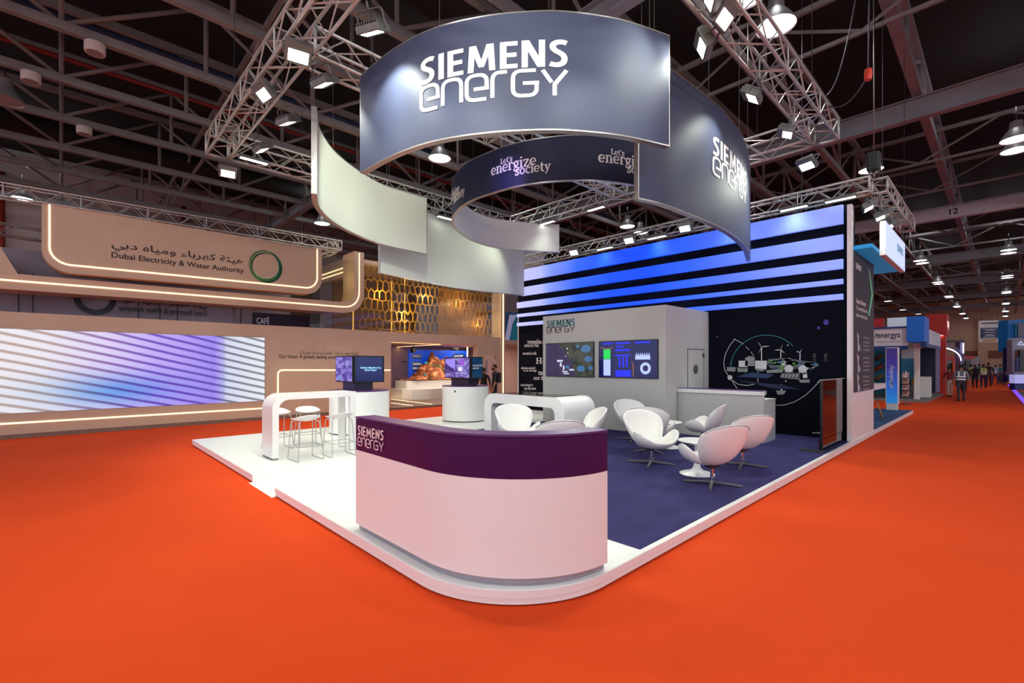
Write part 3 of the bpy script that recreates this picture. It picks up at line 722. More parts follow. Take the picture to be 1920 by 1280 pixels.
warc([(1372, 712), (1384, 720), (1400, 722.5), (1420, 719)], 1.0, M_pw); warc([(1372, 713), (1382, 728)], .9, M_pw); warc([(1421, 695), (1421, 702)], 1, M_pw); warc([(1421, 708), (1421, 718)], 1, M_pw)
warc([(1452, 759.5), (1470, 759), (1490, 753), (1510, 741), (1524, 728), (1535, 716)], 1.0, M_pw)
warc([(1374, 698), (1377, 691), (1386, 688), (1396, 694), (1398, 700)], .8, M_pg)
for x, y, r_ in ((1368.5, 707.5, 4.6), (1377.5, 636, 1.3), (1477, 647, 1.3), (1535, 715.5, 1.6), (1420, 719.5, 1.4), (1370, 681, 1), (1345, 631, .9), (1473.5, 714, 1.4)): wpoly(ell(x, y, r_, r_, n=16)[:-1], M_pw)
for x, y, r_ in ((1549, 604, 5.3), (1535, 614.5, 3)): wpoly(ell(x, y, r_, r_, n=18)[:-1], M_pv)
def turbine(x, y0, y1, bl):
    warc([(x, y1), (x, y0)], 1.8, M_pw, 'print_turbine')
    for a, l in bl: wpoly([(x-.6, y0), (x+l*math.cos(R(a))*.35, y0-l*math.sin(R(a))*.35-1), (x+l*math.cos(R(a)), y0-l*math.sin(R(a))), (x+l*math.cos(R(a))*.3, y0-l*math.sin(R(a))*.3+1)], M_pw, 'print_turbine')
turbine(1428, 650, 678, ((128, 13), (6, 16), (245, 15))); turbine(1464, 655, 678, ((72, 12), (188, 13), (315, 12))); turbine(1500, 660, 676, ((55, 7), (170, 8), (285, 8)))
wpoly([(1380, 706), (1410, 698), (1452, 702), (1440, 709), (1420, 708)], M_pb); wpoly([(1376, 712), (1470, 722), (1500, 730), (1450, 728)], mat('print_navy', '#16224c', .6))
for pts, mt in (([(1363, 688), (1363, 696), (1379, 696), (1379, 688)], M_pg), ([(1385, 676), (1385, 690), (1402, 690), (1402, 676)], M_pw), ([(1397, 671), (1397, 686), (1415, 686), (1415, 669), (1405, 667)], M_pg), ([(1383, 688), (1383, 697), (1402, 697), (1402, 688)], M_pg), ([(1416, 676), (1416, 691), (1437, 692), (1438, 676)], M_pw),
                ([(1420, 690), (1436, 693), (1428, 696), (1416, 693)], M_pg), ([(1440, 673), (1456, 672), (1472, 671), (1500, 675), (1520, 678), (1536, 684), (1522, 691), (1500, 690), (1470, 693), (1444, 690), (1438, 682)], mat('print_slate', '#59656c', .6, noise=.5, scale=25)), ([(1446, 676), (1466, 675), (1462, 684), (1440, 684)], M_pw), ([(1466, 678), (1490, 676), (1500, 682), (1480, 688)], M_pb), ([(1510, 679), (1530, 680), (1536, 685), (1520, 690), (1506, 687)], M_pbl), ([(1470, 672), (1482, 671), (1484, 676), (1472, 677)], M_pw), ([(1437, 694), (1470, 691), (1467, 698), (1438, 699)], M_pg), ([(1465, 699), (1500, 699), (1500, 710), (1462, 708)], M_pdk), ([(1463, 708), (1500, 711), (1500, 709)], M_pw), ([(1498, 712), (1518, 711), (1518, 717), (1500, 717)], M_pg), ([(1505, 702), (1513, 700), (1514, 708), (1506, 709)], M_pw), ([(1455, 732), (1474, 732), (1470, 739), (1458, 740)], M_pg), ([(1463.5, 733), (1465, 718), (1467, 733)], M_pw)):
    wpoly(pts, mt)
rp = random.Random(3)
for k in range(46):
    x_, y_ = rp.uniform(1441, 1528), rp.uniform(673, 690); w_, h_ = rp.uniform(3, 9), rp.uniform(1.5, 4)
    if y_ > 673 + (x_-1440)*.1 and y_ < 694 - max(0, x_-1500)*.12: wpoly([(x_, y_), (x_+w_, y_-h_*.3), (x_+w_+1.5, y_+h_*.5), (x_+1.5, y_+h_)], rp.choice((M_pw, M_pw, M_pg, M_pgr, M_pgr, M_pb, M_pbl)), d=.0006+.00001*k)
for k in range(5): wpoly([(1466+6.6*k, 700.5), (1471+6.6*k, 700.5), (1469.5+6.6*k, 707.5), (1464.5+6.6*k, 707.5)], M_pg, d=.001)
for x, y, r_ in ((1479, 691, 8.2), (1505, 692, 8.2)): wpoly(ell(x, y, r_, r_*.92, n=20)[:-1], M_pw, d=.0015); wpoly([(x-8.5, y+5.5), (x+8.5, y+5.5), (x+8.5, y+7), (x-8.5, y+7)], M_pg, d=.002)
for x in (1527, 1548):
    warc([(x-2.5, 682 if x == 1527 else 678), (x, 662), (x+2.5, 682 if x == 1527 else 678)], .6, M_pg, 'print_pylon'); warc([(x-3.5, 664), (x+3.5, 664)], .7, M_pg, 'print_pylon'); warc([(x-3, 668), (x+3, 668)], .7, M_pg, 'print_pylon')

# ------------------------------------------------------------------ side wall of the neighbouring stand
sw = thing('graphic_side_wall', 'tall side wall facing the aisle, dark print above and white below', 'wall', (12.9, 2.3, FZ))
m = MB(); m.box(11.755, 14.0, 2.17, 2.42, FZ, 1.10); m.build('lower_panel', M_white, sw)
M_sidepr = mat('side_print_dark', '#2a2030', .6, noise=.05)
m = MB(); m.box(11.83, 14.0, 2.165, 2.42, 1.105, 4.05); m.build('print_panel', M_sidepr, sw)
m = MB(); m.box(11.755, 11.828, 2.17, 2.42, 1.105, 4.75); m.build('edge_profile', M_white, sw)
SY = 2.160
def stext(s, x0, x1, z0, h, bold=.006, mt=M_print): m = MB(); put_text(m, text2d(s, bold), flat((x0, SY, z0), (x1-x0, 0, 0), (0, 0, h))); m.build('lettering', mt, sw)
m = MB(); put_text(m, HEAVY, flat((12.0, SY, 3.70), (.55, 0, 0), (0, 0, .12))); m.build('lettering', M_print, sw); m = MB(); m.prism([(13.30, SY-.004, 3.86), (13.44, SY-.004, 3.86), (13.86, SY-.004, 3.33), (13.44, SY-.004, 2.80), (13.28, SY-.004, 2.80), (13.66, SY-.004, 3.33)], (0, .006, 0)); m.build('chevron', mat('mint_green', '#6fcf9c', .5), sw)
stext('Siemens Xcelerator', 12.05, 13.05, 2.98, .11, .014); stext('The open digital business', 12.05, 13.2, 2.82, .11, .005); stext('platform with three pillars', 12.05, 13.2, 2.67, .11, .005)
for z in (2.25, 1.80, 1.38):
    for k in range(4): stext(['portfolio of hardware', 'and connected software', 'ecosystem of partners', 'marketplace'][k], 12.75, 13.45, z-.09*k, .06, .0, M_pr)
    m = MB(); m.prism([(12.12, SY-.003, z+.12), (12.3, SY-.003, z+.05), (12.26, SY-.003, z-.08), (12.42, SY-.003, z-.2), (12.2, SY-.003, z-.3), (12.2, SY-.003, z-.1)], (0, .005, 0)); m.build('pictogram', M_pr, sw)
    m = MB(); m.box(12.35, 12.5, SY-.003, SY+.003, z-.28, z-.2); m.build('pictogram', M_pbl, sw)

# ------------------------------------------------------------------ desk
dk = thing('reception_desk', 'grey white desk with a raised front shelf, standing against the white box room', 'desk', (10.45, 4.2, FZ+.006))
F6 = FZ+.006
m = MB(); m.box(10.13, 10.17, 3.325, 5.14, F6, 1.07); m.build('front_panel', M_blockwhite, dk)
m = MB(); m.box(10.085, 10.38, 3.36, 5.14, 1.07, 1.148); m.build('shelf', M_white, dk)
m = MB(); m.box(10.08, 10.385, 3.355, 5.14, 1.150, 1.160); m.build('shelf_top', M_purpletop, dk)
m = MB(); m.box(10.172, 10.80, 3.325, 3.36, F6, .955); m.build('side_panel', M_white, dk)
m = MB(); m.box(10.172, 10.80, 3.362, 5.14, F6, .95); m.build('cabinet', M_whitemat, dk)
m = MB(); m.box(10.172, 10.81, 3.32, 5.14, .957, .98); m.build('worktop', M_white, dk)
m = MB(); m.box(10.13, 10.2, 3.322, 3.358, 1.07, 1.15); m.build('end_cap', M_white, dk)

# ------------------------------------------------------------------ dark glass display
gd = thing('glass_display', 'freestanding dark glass display panel reflecting the orange carpet', 'display', (10.7, 2.35, F6))
M_glassdk = mat('smoked_mirror_glass', '#12060a', .06, noise=.02, spec=.5)
m = MB(); m.box(9.955, 11.38, 2.285, 2.315, .335, 1.395); m.build('panel', M_glassdk, gd)
m = MB(); m.box(9.955, 11.50, 2.283, 2.34, F6+.01, .325); m.build('base_box', M_glassdk, gd)
m = MB(); m.box(9.945, 11.80, 2.28, 2.33, 1.397, 1.412); m.build('frame', M_alu, gd)
m = MB(); m.box(9.940, 9.953, 2.278, 2.32, F6, 1.395); m.build('frame', M_black, gd)
m = MB(); m.box(11.383, 11.42, 2.28, 2.32, .335, 1.395); m.build('frame', M_alu, gd)
m = MB(); m.box(10.93, 10.937, 2.2835, 2.285, .335, 1.395); m.build('seam', M_black, gd)
m = MB(); m.box(9.70, 10.0, 2.24, 2.62, F6, F6+.012); m.build('foot_plate', M_darkgrey, gd)
m = MB(); m.prism([(11.43, 2.30, F6), (11.43, 2.30, 1.39), (11.56, 2.30, 1.39), (11.72, 2.30, .5), (11.735, 2.30, F6)], (0, .10, 0)); m.build('support', M_blackmat, gd)

# ------------------------------------------------------------------ swivel lounge chairs
def cint(tab, p):
    n = len(tab)
    for i in range(n-1):
        if tab[i][0] <= p <= tab[i+1][0]:
            t = (p-tab[i][0])/(tab[i+1][0]-tab[i][0]); t = t*t*(3-2*t)
            return [tab[i][k]*(1-t) + tab[i+1][k]*t for k in range(1, len(tab[0]))]
    return list(tab[-1][1:])
RIM = [(0, .345, .11), (26, .36, .125), (46, .39, .195), (62, .405, .26), (76, .39, .285), (87, .335, .235), (95, .255, .14), (99, .205, .095), (103, .225, .15), (108, .30, .27), (115, .375, .39), (126, .425, .47), (142, .42, .53), (162, .40, .562), (180, .39, .57)]
def chair():
    t = thing('lounge_chair', 'x', 'chair')
    N, K = 96, 12; P = []; z0 = .262
    rims = []
    for i in range(N):
        ph = 360*i/N; rims.append(cint(RIM, ph if ph <= 180 else 360-ph))
    for _ in range(2): rims = [[(rims[i-1][k]+2*rims[i][k]+rims[(i+1) % N][k])/4 for k in (0, 1)] for i in range(N)]
    for j in range(K+1):
        s = .05 + .95*j/K; row = []
        for i in range(N):
            rr, zz = rims[i]
            a = 2*PI*i/N; q = abs(180-360*i/N); bl = max(0, min(1, (78-q)/22)); bl = .55*bl*bl*(3-2*bl)
            f = math.sin(s*PI/2)**.9*(1-bl) + s**.72*bl; g = (1-math.cos(s*PI/2))**1.15*(1-bl) + s**1.45*bl
            row.append((math.sin(a)*rr*f*1.02, math.cos(a)*rr*f + .0, z0 + zz*g + .012*(1-s)))
        P.append(row)
    m = MB(); m.grid(P, wrap=True); m.add(P[0], [tuple(range(N))], True); m.build('shell', M_leather, t, world=False, solid=.04, subd=1)
    rim = [(x*1.035, y*1.035, z-.012) for x, y, z in [Vector(p) for p in P[-1]]]
    m = MB(); m.path([p for i, p in enumerate(rim) if 15 <= i <= 29], .004, 5); m.path([p for i, p in enumerate(rim) if 34 <= i <= 62], .004, 5); m.path([p for i, p in enumerate(rim) if 67 <= i <= 81], .004, 5)
    m.build('piping', mat('grey_piping', '#8d8b86', .6), t, world=False)
    m = MB(); m.tube((0, 0, .05), (0, 0, .225), .022, 16); m.tube((0, 0, .03), (0, 0, .10), .03, 16); m.build('column', M_chrome, t, world=False)
    m = MB(); m.tube((0, 0, .215), (0, 0, .262), .05, 16); m.box(-.09, .09, -.05, .05, .235, .255); m.build('swivel_plate', M_black, t, world=False)
    m = MB(); m.path([(.03, 0, .24), (.12, .02, .235), (.20, .03, .20), (.23, .03, .19)], .007, 7); m.build('lever', M_black, t, world=False)
    for k in range(4):
        a = PI/4 + k*PI/2; u = Vector((math.cos(a), math.sin(a), 0)); v = Vector((-u.y, u.x, 0)); L = .36
        c = [(u*.0 - v*.024, .028, .052), (u*.0 + v*.024, .028, .052), (u*L + v*.016, .004, .020), (u*L - v*.016, .004, .020)]
        m = MB(); m.add([p + Vector((0, 0, lo)) for p, lo, hi in c] + [p + Vector((0, 0, hi)) for p, lo, hi in c], [(3,2,1,0), (4,5,6,7), (0,1,5,4), (1,2,6,5), (2,3,7,6), (3,0,4,7)])
        m.build('leg', M_steel, t, world=False)
    return t
ch = chair()
CH = [(6.76, 3.88, (-.38, -.92), 'white swivel lounge chair facing the camera, open seat with dark lever underneath'),
      (6.17, 2.66, (.42, .9), 'white swivel lounge chair closest to the platform edge, seen from behind'),
      (7.65, 2.83, (.50, .86), 'white swivel lounge chair seen from behind between the desk and the platform edge'),
      (7.75, 4.45, (.8, .25), 'white swivel lounge chair turned away, grey back showing behind the open-seated chair'),
      (8.62, 5.33, (-.45, -.9), 'white swivel lounge chair standing close to the white box room under the dashboard screen'),
      (9.02, 4.02, (-.2, 1), 'white swivel lounge chair in front of the desk, turned sideways, grey side showing'),
      (5.98, 6.12, (-.45, -.9), 'white swivel lounge chair before the touch table, pale back cushion above the counter'),
      (5.08, 4.42, (.55, .85), 'white swivel lounge chair just behind the plum counter, only its rounded back showing'),
      (6.56, 5.08, (-.8, .6), 'white swivel lounge chair seen edge-on at the rounded corner of the touch table')]
for i, (x, y, h, lb) in enumerate(CH):
    a = math.atan2(h[1], h[0]) - PI/2
    if i == 0: ch.location = (x, y, F6); ch.rotation_euler = (0, 0, a); ch['label'] = lb; ch['group'] = 'white swivel lounge chairs'
    else: dup(ch, (x, y, F6), a, lb)

# ------------------------------------------------------------------ tulip side tables
def tulip():
    t = thing('side_table', 'x', 'table')
    m = MB(); m.lathe([(0, .465), (.25, .465), (.262, .475), (.255, .487), (0, .489)], n=48); m.build('tabletop', M_white, t, world=False)
    m = MB(); m.lathe([(0, 0), (.235, 0), (.24, .008), (.20, .022), (.10, .045), (.055, .09), (.032, .17), (.027, .28), (.035, .39), (.07, .45), (.09, .464), (0, .464)], n=48); m.build('pedestal', M_white, t, world=False)
    return t
tu = tulip(); tu.location = (6.60, 3.06, F6); tu['label'] = 'white tulip-footed side table between the lounge chairs near the platform edge'; tu['group'] = 'white tulip side tables'
dup(tu, (8.30, 4.42, F6), 0, 'white tulip-footed side table half hidden behind the open-seated lounge chair')
# ------------------------------------------------------------------ curved hanging banners
def catmull(p, n=8):
    out = []
    P = [Vector(a) for a in p]; P = [P[0]*2-P[1]] + P + [P[-1]*2-P[-2]]
    for i in range(1, len(P)-2):
        for k in range(n):
            t = k/n; a, b, c, d = P[i-1:i+3]
            out.append(.5*((2*b) + (c-a)*t + (2*a-5*b+4*c-d)*t*t + (3*b-a-3*c+d)*t**3))
    out.append(P[-2]); return out
def smooth_pts(p, it=2):
    for _ in range(it): p = [p[0]] + [(p[i-1]+p[i]*2+p[i+1])/4 for i in range(1, len(p)-1)] + [p[-1]]
    return p
def resample(p, n):
    L = [0.]
    for a, b in zip(p, p[1:]): L.append(L[-1] + (b-a).length)
    out = []; j = 0
    for i in range(n+1):
        s = L[-1]*i/n
        while j < len(L)-2 and L[j+1] < s: j += 1
        out.append(p[j].lerp(p[j+1], (s-L[j])/max(1e-9, L[j+1]-L[j])))
    return out, L[-1]
CEN = Vector((7.6, 7.3))
class Curve:
    def __init__(s, pts, n=64, sm=1):
        c = catmull([Vector((a[0], a[1])) for a in pts]); c, _ = resample(c, n); s.p, s.L = resample(smooth_pts(c, sm*3), n); s.n = n
        s.N = []
        for i in range(n+1):
            t = (s.p[min(n, i+1)] - s.p[max(0, i-1)]).normalized(); q = Vector((t.y, -t.x))
            s.N.append(q)
        if sum((s.p[i]-CEN).dot(s.N[i]) for i in range(n+1)) < 0: s.N = [-q for q in s.N]
    def at(s, d, off=0.):
        f = max(0., d/s.L*s.n); i = min(int(f), s.n-1); t = f-i
        return s.p[i].lerp(s.p[i+1], t) + s.N[i].lerp(s.N[i+1], min(1, t))*off
    def off(s, o): return [s.p[i] + s.N[i]*o for i in range(s.n+1)]
    def s_at_px(s, px, lo=0., hi=1.):
        best = None
        for i in range(int(lo*1000), int(hi*1000)+1):
            q = s.at(s.L*i/1000); x = 960 + 884*(q.x*RT[0]+q.y*RT[1])/(q.x*FW[0]+q.y*FW[1])
            if best is None or abs(x-px) < best[0]: best = (abs(x-px), s.L*i/1000)
        return best[1]
def banner(lab, cv, zb, zt, m_out, m_in, th=.045):
    c = cv.at(cv.L/2); t = thing('hanging_banner', lab, 'banner', (c.x, c.y, zb))
    m = MB(); m.strip([(p.x, p.y, zb+.015) for p in cv.off(th)], (0, 0, zt-zb-.03)); m.build('outer_fabric', m_out, t)
    m = MB(); m.strip([(p.x, p.y, zb+.015) for p in cv.off(-th)], (0, 0, zt-zb-.03)); m.build('inner_fabric', m_in, t)
    a, b = [tuple(p) for p in cv.off(-th)], [tuple(p) for p in cv.off(th)]
    for z0, z1 in ((zb, zb+.02), (zt-.02, zt)):
        m = MB(); m.band(a, b, z0, z1); m.build('rail', M_alu, t, weld=False)
    for i, k in ((0, 1), (cv.n, cv.n-1)):
        d = (cv.p[i]-cv.p[k]).normalized()*.012; p0, p1 = cv.off(-th)[i], cv.off(th)[i]
        m = MB(); m.prism([(p0.x, p0.y, zb), (p1.x, p1.y, zb), (p1.x+d.x, p1.y+d.y, zb), (p0.x+d.x, p0.y+d.y, zb)], (0, 0, zt-zb)); m.build('end_profile', M_alu, t)
    for f in (.06, .35, .65, .94):
        q = cv.at(cv.L*f); m = MB(); m.tube((q.x, q.y, zt), (q.x, q.y, 9.8), .0045, 4); m.build('hanging_wire', M_steel, t)
    return t
def on_curve(cv, s0, s1, z0, z1, off=.052): return lambda u, v: (lambda q: Vector((q.x, q.y, z0+(z1-z0)*v)))(cv.at(s0+(s1-s0)*u, off))
ZT = 6.0
def plan(pts, z): return [PZ(a, b, z) for a, b in pts]
c1 = Curve(plan([(681, 326), (728.7, 299.5), (785, 277), (841, 263), (925.6, 251.7), (1010, 247.2), (1056, 247.5), (1112.5, 251.7), (1168.7, 258.7), (1225, 271), (1250, 277)], 4.542))
b1 = banner('largest curved navy banner hanging at the front, lettered SIEMENS energy in white', c1, 4.542, ZT, M_navy, M_bannerwhite)
s0, s1 = c1.s_at_px(793.5), c1.s_at_px(1063.5)
m = MB(); siemens_logo(m, on_curve(c1, s0, s1, 4.945, 5.635), cap=.475, low=.44); m.build('lettering', M_print, b1)
c2 = Curve(plan([(1194, 374.9), (1236, 383.8), (1278.8, 399.7), (1314, 413.9), (1349.6, 429.8), (1374.4, 445.7), (1392, 461.7), (1399.5, 475), (1403, 490)], 3.98))
b2 = banner('curved navy banner over the chairs, lettered SIEMENS energy at its far end', c2, 3.98, ZT, M_navy, M_bannerwhite)
s0, s1 = c2.s_at_px(1331, 0, .9), c2.s_at_px(1394, 0, .95)
m = MB(); siemens_logo(m, on_curve(c2, s0, s1, 4.79, 5.43), cap=.475, low=.44); m.build('lettering', M_print, b2)
c3 = Curve(plan([(589, 363.4), (592, 384), (603, 400), (620, 415.5), (646, 431), (677, 445.5), (712, 458.5), (742, 466), (798, 477)], 4.542))
banner('white inner side of a curved banner hanging over the bar table', c3, 4.542, ZT, M_navy, M_bannerwhite)
c4 = Curve(plan([(712, 512), (794, 529), (872.5, 543), (980.5, 554)], 4.0))
banner('wide white banner hanging lowest at the back, in front of the gold screen', c4, 4.0, ZT, M_navy, M_bannerwhite)
c5 = Curve(plan([(1250, 361), (1192.5, 348.8), (1146.6, 342), (1101, 339), (1055, 340), (1009, 344.3), (963, 352), (917.5, 365), (883, 377.5), (860, 393.5), (850, 407), (848.5, 416), (853, 428), (871.7, 444), (894.6, 455.4), (929, 464.6), (981.6, 469.8), (1047.6, 473.3)], 5.14), n=96)
b5 = banner('inner spiral banner, navy outside and grey inside, lettered Let us energize society', c5, 5.14, ZT, mat('deep_navy_fabric', '#1b2040', .55, noise=.06, scale=200, spec=.4), M_bannerwhite, th=.03)
b5['label'] = 'innermost spiral banner, navy outside and grey inside, with slogan about energizing society'
def slogan(sa, sb, n):
    W_ = sb - sa
    for word, u0, u1, z in (('energize', 0, .79, 5.49), ('society', .45, 1., 5.355), ("Let's", .19, .41, 5.655)):
        m = MB(); V, F, adv = serif2d(word); k = abs(W_)*(u1-u0)/adv; sx = math.copysign(1, W_)
        m.add([(lambda q: Vector((q.x, q.y, z + v*k*.92)))(c5.at(sa + W_*(u0+(u1-u0)*u), .037 + .0008*(u0 > 0))) for u, v in V], F)
        m.build('lettering', M_print, b5)
sA, sB = c5.s_at_px(923, 0, .6), c5.s_at_px(1033, 0, .6)
slogan(sA, sB, 0); sC = c5.s_at_px(1121, 0, .6); slogan(sC, max(.02, sC-(sA-sB)), 1)
sE = c5.s_at_px(874, 0, .45); slogan(min(sE+(sA-sB), c5.L*.6), sE, 2)

# ------------------------------------------------------------------ lattice trusses
def truss(lab, p, q, w=.40, h=.40, step=.42, hang=True, rc=.025):
    p, q = Vector(p), Vector(q); d = (q-p); L = d.length; d.normalize(); s = Vector((-d.y, d.x, 0))*w/2; u = Vector((0, 0, h))
    t = thing('lattice_truss', lab, 'truss', p)
    for a in (-1, 1):
        for b in (0, 1):
            m = MB(); m.tube(p + s*a + u*b, q + s*a + u*b, rc, 8); m.build('chord', M_trussalu, t)
    m = MB(); n = max(2, int(L/step)); r = rc*.48
    for i in range(n):
        a, b = p + d*(L*i/n), p + d*(L*(i+1)/n); k = i % 2
        for sd in (-1, 1):
            m.tube(a + s*sd + u*k, b + s*sd + u*(1-k), r, 5, cap=False)
        m.tube(a + s*(1 if k else -1), b - s*(1 if k else -1), r, 5, cap=False)
        m.tube(a + u + s*(1 if k else -1), b + u - s*(1 if k else -1), r, 5, cap=False)
        if i % 4 == 0:
            for b_ in (0, 1): m.tube(a + s + u*b_, a - s + u*b_, r, 5, cap=False)
            for sd in (-1, 1): m.tube(a + s*sd, a + s*sd + u, r, 5, cap=False)
    m.build('lattice', M_trussalu, t)
    for e in (p, q):
        m = MB(); m.obox(e + u/2, d, s.normalized(), (0, 0, 1), .012, w/2+.03, h/2+.03) if False else None
        for a in (-1, 1): m.tube(e + s*a, e + s*a + u, rc, 6)
        for b in (0, 1): m.tube(e + s + u*b, e - s + u*b, rc, 6)
        m.build('end_frame', M_trussalu, t)
    if hang:
        for f in (.12, .88):
            e = p + d*L*f + u; m = MB(); m.tube(e, (e.x, e.y, 9.8), .006, 5); m.build('hanging_cable', M_darkgrey, t)
    return t
ZL = 6.08
truss('lattice truss slanting down over the bar table side, lined with floodlights', (2.38, .2, ZL), (2.38, 11.5, ZL))
truss('lattice truss slanting down over the chair side towards the aisle', (2.6, 2.45, ZL), (10.95, 2.45, ZL))
truss('lattice truss crossing behind the banners above the white box room', (10.75, 2.65, ZL), (10.75, 11.1, ZL))
truss('lattice truss at the back, running behind the white curved banners', (2.6, 11.3, ZL), (10.95, 11.3, ZL))
truss('short cross truss running behind the largest banner and lit violet at its far end', (2.6, 6.95, ZL), (10.55, 6.95, ZL))
truss('slim lattice truss along the top of the blue striped wall', (11.95, 1.9, 5.20), (11.95, 12.2, 5.20), .29, .29, .32)
truss('slim lattice truss running from the striped wall over the aisle stand', (12.1, 1.8, 5.20), (16.2, 1.8, 5.20), .29, .29, .32)

# ------------------------------------------------------------------ floodlights
def flood():
    t = thing('floodlight', 'x', 'floodlight')
    m = MB(); m.box(-.17, .17, -.14, .14, 0, .085); m.build('housing', M_lampgrey, t, world=False, bevel=.012)
    m = MB()
    for k in range(9): m.box(-.15+.0355*k, -.138+.0355*k, -.12, .12, .085, .125)
    m.build('cooling_fins', M_lampgrey, t, world=False)
    m = MB(); m.rect((-.125, -.115, -.003), (.25, 0, 0), (0, .15, 0)); m.build('lens', M_lens, t, world=False)
    m = MB(); m.path(rnd([(-.185, 0, .04), (-.185, 0, .25), (.185, 0, .25), (.185, 0, .04)], .05, 4), .011, 6); m.tube((0, 0, .25), (0, 0, .34), .016, 6); m.build('yoke', M_lampgrey, t, world=False)
    return t
fl0 = flood(); used = [False]
FLK = 1.0
def place_flood(loc, aim, lab, power=420, ang=105, col=(.95, 1, .84), light=True, blend=.55):
    d = (Vector(aim) - Vector(loc)).normalized(); q = d.to_track_quat('-Z', 'Y')
    if not used[0]:
        used[0] = True; o = fl0; o.location = loc; o.rotation_mode = 'QUATERNION'; o.rotation_quaternion = q; o['label'] = lab
    else: o = dup(fl0, loc, 0, lab, rot=q)
    if light: spot('flood_light', tuple(Vector(loc) + d*.02), aim, power*FLK, col, R(ang), blend, .11)
    return o
LT = 'the truss over the bar table'; RT_ = 'the truss over the chairs'
place_flood((2.85, 5.50, 5.86), (4.6, 6.4, 2.0), 'floodlight beside the left edge of the largest banner', 260)
place_flood((2.30, 6.55, 5.86), (1.4, 2.6, 0), 'floodlight clamped on edge to ' + LT + ', lens turned to the camera', 150)
place_flood((2.84, 6.98, 5.84), (5.2, 7.6, 1.0), 'floodlight just above the tip of the white curved banner', 240)
place_flood((2.22, 7.88, 5.86), (-3, 7.0, 0), 'floodlight seen from its dark back on ' + LT, 130)
place_flood((2.84, 8.53, 5.84), (5.0, 9.2, 1.0), 'floodlight on ' + LT + ', third up from its far corner', 300)
place_flood((2.84, 9.94, 5.84), (5.4, 10.2, 1.0), 'floodlight on ' + LT + ', second up from its far corner', 300)
place_flood((2.58, 11.5, 5.80), (1.8, 6.8, 0), 'starry bright floodlight at the far corner of ' + LT, 160)
place_flood((5.36, 2.36, 5.92), (4.5, 3.7, 5.1), 'floodlight turned on edge at the top of ' + RT_, 110)
place_flood((5.95, 2.72, 5.80), (5.0, 4.2, 4.9), 'floodlight shining at the end of the largest banner from ' + RT_, 60)
place_flood((5.75, 2.30, 5.86), (5.6, -4, 0), 'floodlight seen from its dark finned back at the top of ' + RT_, 150)
place_flood((7.72, 2.74, 5.82), (7.4, 4.6, 3.0), 'floodlight in the middle of ' + RT_ + ', beside the second navy banner', 90)
place_flood((9.40, 2.74, 5.82), (8.8, 4.4, 1.5), 'floodlight on ' + RT_ + ', second up from its far corner', 85)
place_flood((10.93, 2.80, 5.74), (6.5, 4.2, 0), 'starry bright floodlight under the far corner of ' + RT_, 200)
place_flood((11.62, 9.37, 5.22), (6.0, 8.5, .5), 'bright floodlight on the truss over the striped wall, beside the white banner', 250)
place_flood((11.62, 7.38, 5.22), (6.5, 7.0, .5), 'bright floodlight in the middle of the truss over the striped wall', 250)
place_flood((11.62, 5.72, 5.22), (6.5, 5.0, .5), 'bright floodlight on the truss over the striped wall, closest to the second navy banner', 250)
place_flood((12.3, 1.95, 4.98), (12.6, .6, 2.0), 'floodlight beside the white edge of the striped wall, upper of three', 60)
place_flood((13.3, 1.90, 4.98), (13.4, .9, 2.0), 'floodlight between the striped wall and the white lit sign, middle of three', 60)
place_flood((14.4, 1.90, 5.0), (14.4, 1.0, 3.0), 'floodlight half hidden by the white lit sign, lowest of three', 60)
# added floods, out of view on the near truss ends, filling banner and floor
for loc, aim, p_ in (((2.45, 3.2, 5.86), (3.8, 4.6, 5.0), 130), ((2.5, 3.9, 5.86), (3.4, 6.4, 0), 300), ((3.9, 2.5, 5.86), (4.6, 4.2, 0), 170), ((2.3, 1.3, 5.86), (4.4, 4.2, 5.2), 190), ((2.3, 4.4, 5.86), (-1.5, 3.6, 0), 130), ((4.4, 2.3, 5.86), (4.6, -2.2, 0), 130)):
    place_flood(loc, aim, 'added unseen floodlight on the near truss corner above the picture', p_)['group'] = 'added floodlights above the picture'
for loc, aim, p_ in (((4.7, 7.1, 5.9), (4.9, 9.7, 5.0), 330), ((10.35, 10.4, 5.9), (9.2, 11.15, 4.4), 120)):  # added floods, unseen behind the banners, that brighten the white fabric
    place_flood(loc, aim, 'added floodlight on the cross truss hidden by the banners', p_, col=(.9, 1, .76))['group'] = 'added floodlights hidden by the banners'
def lamp_bar():
    t = thing('light_bar', 'x', 'light bar')
    m = MB(); m.box(-.28, .28, -.07, .07, 0, .06); m.build('housing', M_lampgrey, t, world=False, bevel=.008)
    m = MB(); m.rect((-.26, -.055, -.003), (.52, 0, 0), (0, .11, 0)); m.build('diffuser', M_lensdim, t, world=False)
    m = MB(); m.box(-.02, .02, -.05, .05, .06, .13); m.build('clamp', M_lampgrey, t, world=False)
    return t
